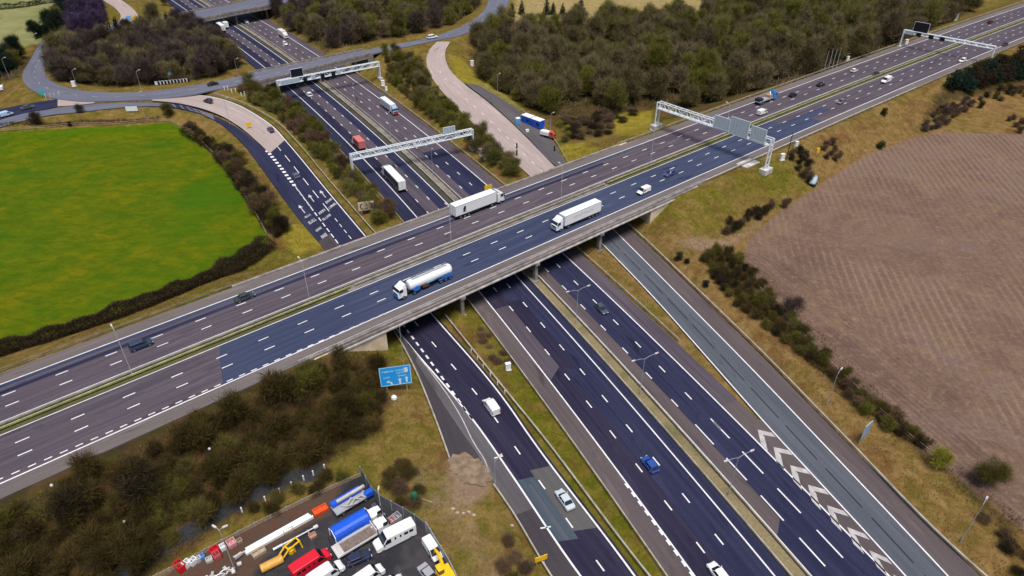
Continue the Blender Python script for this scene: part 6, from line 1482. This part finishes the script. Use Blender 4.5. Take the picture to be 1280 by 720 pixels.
st5 = GP([(700,150),(800,138),(780,160),(740,175),(705,180)]); grove(st5, 2.4, 34, BK, 'heath_bush', 'brown bush on the yellow ground below the large wood', 'bush', 'bushes below the large wood', [M_BRAMB, M_HEDGE], 1.1, 17, 3.0, sq=.6)
# dark evergreen clump and brambles at the right
rc = GP([(1178,112),(1200,98),(1250,84),(1300,66),(1300,92),(1240,108),(1200,116)]); grove(rc, 3.8, 42, HK, 'evergreen_bush', 'dark evergreen in the clump below the distant gantry', 'bush', 'dark evergreens below the distant gantry', [M_EVER, M_EVER, M_HEDGE], .95, 18, 2.5)
for pl, n, mt, lab, grp, sd in ((GP([(1150,160),(1175,136),(1205,124),(1215,134),(1180,158),(1155,168)]), 26, [M_BRAMB, M_PURP], 'reddish brown bramble below the evergreen clump', 'brambles below the evergreens', 19), (GP([(1210,120),(1290,100),(1300,120),(1250,132)]), 26, [M_BRAMB, M_HEDGE, M_BUSH], 'brown bramble right of the evergreen clump', 'brambles right of the evergreens', 20), (GP([(1258,150),(1300,145),(1300,176),(1270,166)]), 12, [M_BRAMB], 'brown bramble at the far corner of the ploughed field', 'brambles at the field corner', 21),
                            (GP([(985,196),(1000,190),(1020,222),(1012,232),(995,215)]), 12, [M_BRAMB, M_HEDGE], 'brown bramble above the covered trailer', 'brambles above the trailer', 22), (GP([(1025,185),(1040,178),(1055,195),(1048,205),(1030,200)]), 10, [M_BRAMB], 'brown bramble above the ploughed field', 'brambles above the ploughed field', 23), (GP([(910,275),(950,262),(990,248),(985,258),(940,280),(905,296)]), 20, [M_HEDGE, M_BRAMB], 'grey brown bramble at the top corner of the ploughed field', 'brambles at the top corner of the ploughed field', 24),
                            (GP([(878,325),(890,308),(925,325),(955,360),(1000,412),(1040,455),(1025,465),(960,415),(905,370)]), 66, [M_BUSH, M_HEDGE, M_SCRUB], 'dark bush in the thick hedge along the ploughed field', 'bushes of the field hedge', 25), (GP([(1030,470),(1050,462),(1110,515),(1160,552),(1150,562),(1090,530)]), 44, [M_HEDGE, M_BUSH, M_BRAMB], 'low dark bush in the thinner end of the field hedge', 'bushes at the thin end of the field hedge', 26), (GP([(1215,640),(1300,705),(1320,760),(1270,720)]), 22, [M_BRAMB, M_HEDGE], 'low bramble below the large round bush', 'brambles below the round bush', 27)):
    grove(pl, 2.3, n, BK, 'bramble_bush' if 'bramble' in lab else 'hedge_bush', lab, 'bush', grp, mt, .72, sd, 2.0)
tree('round', 31, G(1232,606), 'round_bush', 'large round leafless bush on the edge of the ploughed field at lower right', 'bush', None, M_BUSH, 1.0, rz=.5); tree('small2', 41, G(1172,585), 'small_tree', 'mossy small tree left of the large round bush', 'tree', None, M_GREENB, .80); tree('small1', 42, G(988,394), 'small_tree', 'thin bare tree in the field hedge', 'tree', None, M_PURP, .8)
for i, (px, py, lab) in enumerate(((848,325,'dark gorse bush, the left one of the pair on the dry bank'),(858,329,'dark gorse bush, the right one of the pair on the dry bank'),(882,358,'lone dark gorse bush on the dry bank'),(1004,198,'dark bush on the dry bank beside the gantry foot'),(1104,144,'dark bush on the dry bank below the grey mauve car'),(1100,186,'dark evergreen bush above the ploughed field'),(1225,135,'evergreen bush below the evergreen clump'))):
    tree('thick%d' % (i % 2), hash_('thick%d' % (i % 2)), G(px, py), 'gorse_bush', lab, 'bush', None, M_EVER, .30 if i < 3 else .42)
for i, (px, py, lab, mt, s) in enumerate(((211,146,'small green tree on the bank where the slip road meets the roundabout',M_BUSH,.9),(101,141,'bare bushy tree beside the left turn lane',M_PURP,.7),(46,156,'dark round shrub at the left end of the green field',M_HEDGE,.75),(88,158,'small dark shrub on the far edge of the green field',M_HEDGE,.35),(350,290,'dark shrub at the corner of the green field',M_HEDGE,.8),(208,7,'bare tree left of the second flyover',M_PURP,1.1),(243,30,'violet bare tree in front of the second flyover',M_BLUET,1.2),(223,28,'violet bare tree beside the second flyover',M_BLUET,1.1))):
    tree('small%d' % (i % 4), hash_('small%d' % (i % 4)), G(px, py), 'small_tree', lab, 'tree', None, mt, s)
for i, (px, py) in enumerate(((418,100),(390,60),(525,30),(150,90),(165,86),(715,115))):
    pass
# hedge along the near edge of the green field: one continuous planting
def hedge(label, pts, w, h, dens, mat, name='hedge', tw=.10, seed=3):
    ln = resample(catmull(GP(pts)), step=1.0); r = np.random.default_rng(seed); n = int(arclen(ln)[-1]*dens)
    def fn(rr, n):
        i = rr.uniform(0, len(ln)-1.001, n); k = i.astype(int); t = (i-k)[:, None]; p = ln[k]*(1-t)+ln[k+1]*t; nn = normals2(ln)[k]
        s = .82+.18*np.sin(i*.35)*np.sin(i*.13+1)+.10*np.sin(i*.9); a = rr.uniform(0, 2*PI, n); q = np.sqrt(rr.uniform(.25, 1, n)); x = np.cos(a)*q*w/2*s; z = (.5+.5*np.sin(a)*q)*h*s
        o = p.copy(); o[:, :2] += nn*x[:, None]; o[:, 2] = _interp(GZ, o[:, 0], o[:, 1])+z
        d = np.column_stack([nn*np.cos(a)[:, None], np.sin(a)]); return o, d
    m = MB(); twigs(m, fn, n, tw, .75, .45, seed); o = m.obj(name, mat); return tag(o, label, 'hedge')
hedge('thick dark hedge along the near edge of the green field', [(-40,456),(0,444),(75,421),(150,396),(240,360),(300,333),(336,308)], 7.0, 3.6, 620, M_HEDGE)
hedge('low brown hedge along the fence at the far side of the green field', [(-20,160),(60,157),(130,153),(200,149)], 1.6, .9, 60, M_BRAMB, seed=8)
hedge('dark hedge on the far edge of the pale field at top left', [(-10,13),(30,9),(60,4),(83,-2)], 5, 3.5, 90, M_EVER, tw=.25, seed=9)
hedge('thin hedge line on the right side of the pale field at top left', [(78,5),(79,20),(80,32)], 2, 1.5, 60, M_HEDGE, tw=.2, seed=10)
hedge('low brown hedge running beneath the bushes along the ploughed field', [(884,322),(912,352),(965,405),(1042,470),(1100,518),(1160,560)], 4.2, 1.3, 170, M_SCRUB, seed=21)
hedge('dark brown hedge beneath the bushes between the green field and the left turn lane', [(232,160),(264,184),(302,228),(330,268),(347,292)], 6.0, 2.0, 150, M_HEDGE, tw=.14, seed=22)
# rough grass on the verges: one mass of blades
def grass():
    m = MB(); r = np.random.default_rng(12); n = 150000
    c = np.column_stack([r.uniform(-95, 130, n), r.uniform(55, 225, n)]); sx, sy = proj(c[:, 0], c[:, 1], np.full(n, .8)); c = c[(sx > -30) & (sx < 1310) & (sy < 745)]
    keep = _interp(DM, c[:, 0], c[:, 1]) > .9
    for k, s in (('green', -.2), ('plough', -.4), ('yard', -.3), ('track', -.1)): keep &= poly_sd(c[:, 0], c[:, 1], np.asarray(POLY[k])) < s
    dirt = poly_sd(c[:, 0], c[:, 1], np.asarray(POLY['dirt1'])) < -.5; keep &= dirt
    c = c[keep]; p = np.column_stack([c, _interp(GZ, c[:, 0], c[:, 1])-.03])
    cl = .5+.5*np.sin(c[:, 0]*.5+2.1*np.sin(c[:, 1]*.27))*np.sin(c[:, 1]*.43+1.9*np.sin(c[:, 0]*.31)); p = p[r.uniform(0, 1, len(p)) < .2+.8*cl]
    twigs(m, lambda rr, n: (p, np.tile([0., 0., .6], (len(p), 1))), len(p), .16, .42, .6, 12, .45)
    o = m.obj('grass', MATS['grass_blades']); o['kind'] = 'stuff'; o['label'] = 'rough tufted grass on the verges and banks'; o['category'] = 'grass'
def grass_mat():
    m, nt, b = nodes_of('grass_blades'); pos = nt.nodes.new('ShaderNodeNewGeometry').outputs['Position']
    big = noise(nt, pos, .055, 5, .6, .36, .64, .6); mid = noise(nt, pos, .32, 6, .5, .32, .68, .65)
    c = ramp_mix(nt, math_(nt, 'ADD', math_(nt, 'MULTIPLY', big, .6), math_(nt, 'MULTIPLY', mid, .35), True), (.105,.112,.008), (.29,.180,.050)); L(nt, c, b.inputs['Base Color']); b.inputs['Roughness'].default_value = .9; b.inputs['Specular IOR Level'].default_value = .1
    MATS['grass_blades'] = m
grass_mat(); grass()
print('planted', cnt, 'objects', len(D.objects))
# ------------------------------------------------------------------ camera, sky, sun
cam = D.cameras.new('camera'); co = D.objects.new('camera', cam); COL.objects.link(co); S.camera = co
cam.sensor_width = 36; cam.lens = 24.0; cam.clip_start = 1; cam.clip_end = 20000
co.location = (0, 0, CAM_H); co.rotation_euler = (PI/2-TH, 0, 0)
w = D.worlds.new('World'); S.world = w; w.use_nodes = True; nt = w.node_tree; bg = nt.nodes['Background']
sk = nt.nodes.new('ShaderNodeTexSky'); sk.sky_type = 'NISHITA'; sk.sun_disc = False
SUN_EL, SUN_AZ = math.radians(70), math.radians(165)     # azimuth measured from +Y towards +X
sk.sun_elevation = SUN_EL; sk.sun_rotation = SUN_AZ; sk.air_density = 1.0; sk.dust_density = 3.0; sk.ozone_density = 1.0
L(nt, sk.outputs[0], bg.inputs['Color']); bg.inputs['Strength'].default_value = .07
sun = D.lights.new('sun', 'SUN'); so = D.objects.new('sun', sun); COL.objects.link(so); sun.energy = 2.8; sun.angle = math.radians(26); sun.color = (1, .97, .93)
dv_ = Vector((math.sin(SUN_AZ)*math.cos(SUN_EL), math.cos(SUN_AZ)*math.cos(SUN_EL), math.sin(SUN_EL)))
so.rotation_euler = dv_.to_track_quat('Z', 'Y').to_euler(); so.location = (0, 0, 300)
S.view_settings.view_transform = 'Standard'; S.view_settings.look = 'None'; S.cycles.diffuse_bounces = 1
S.view_settings.exposure = 0.38; S.view_settings.gamma = 1.0
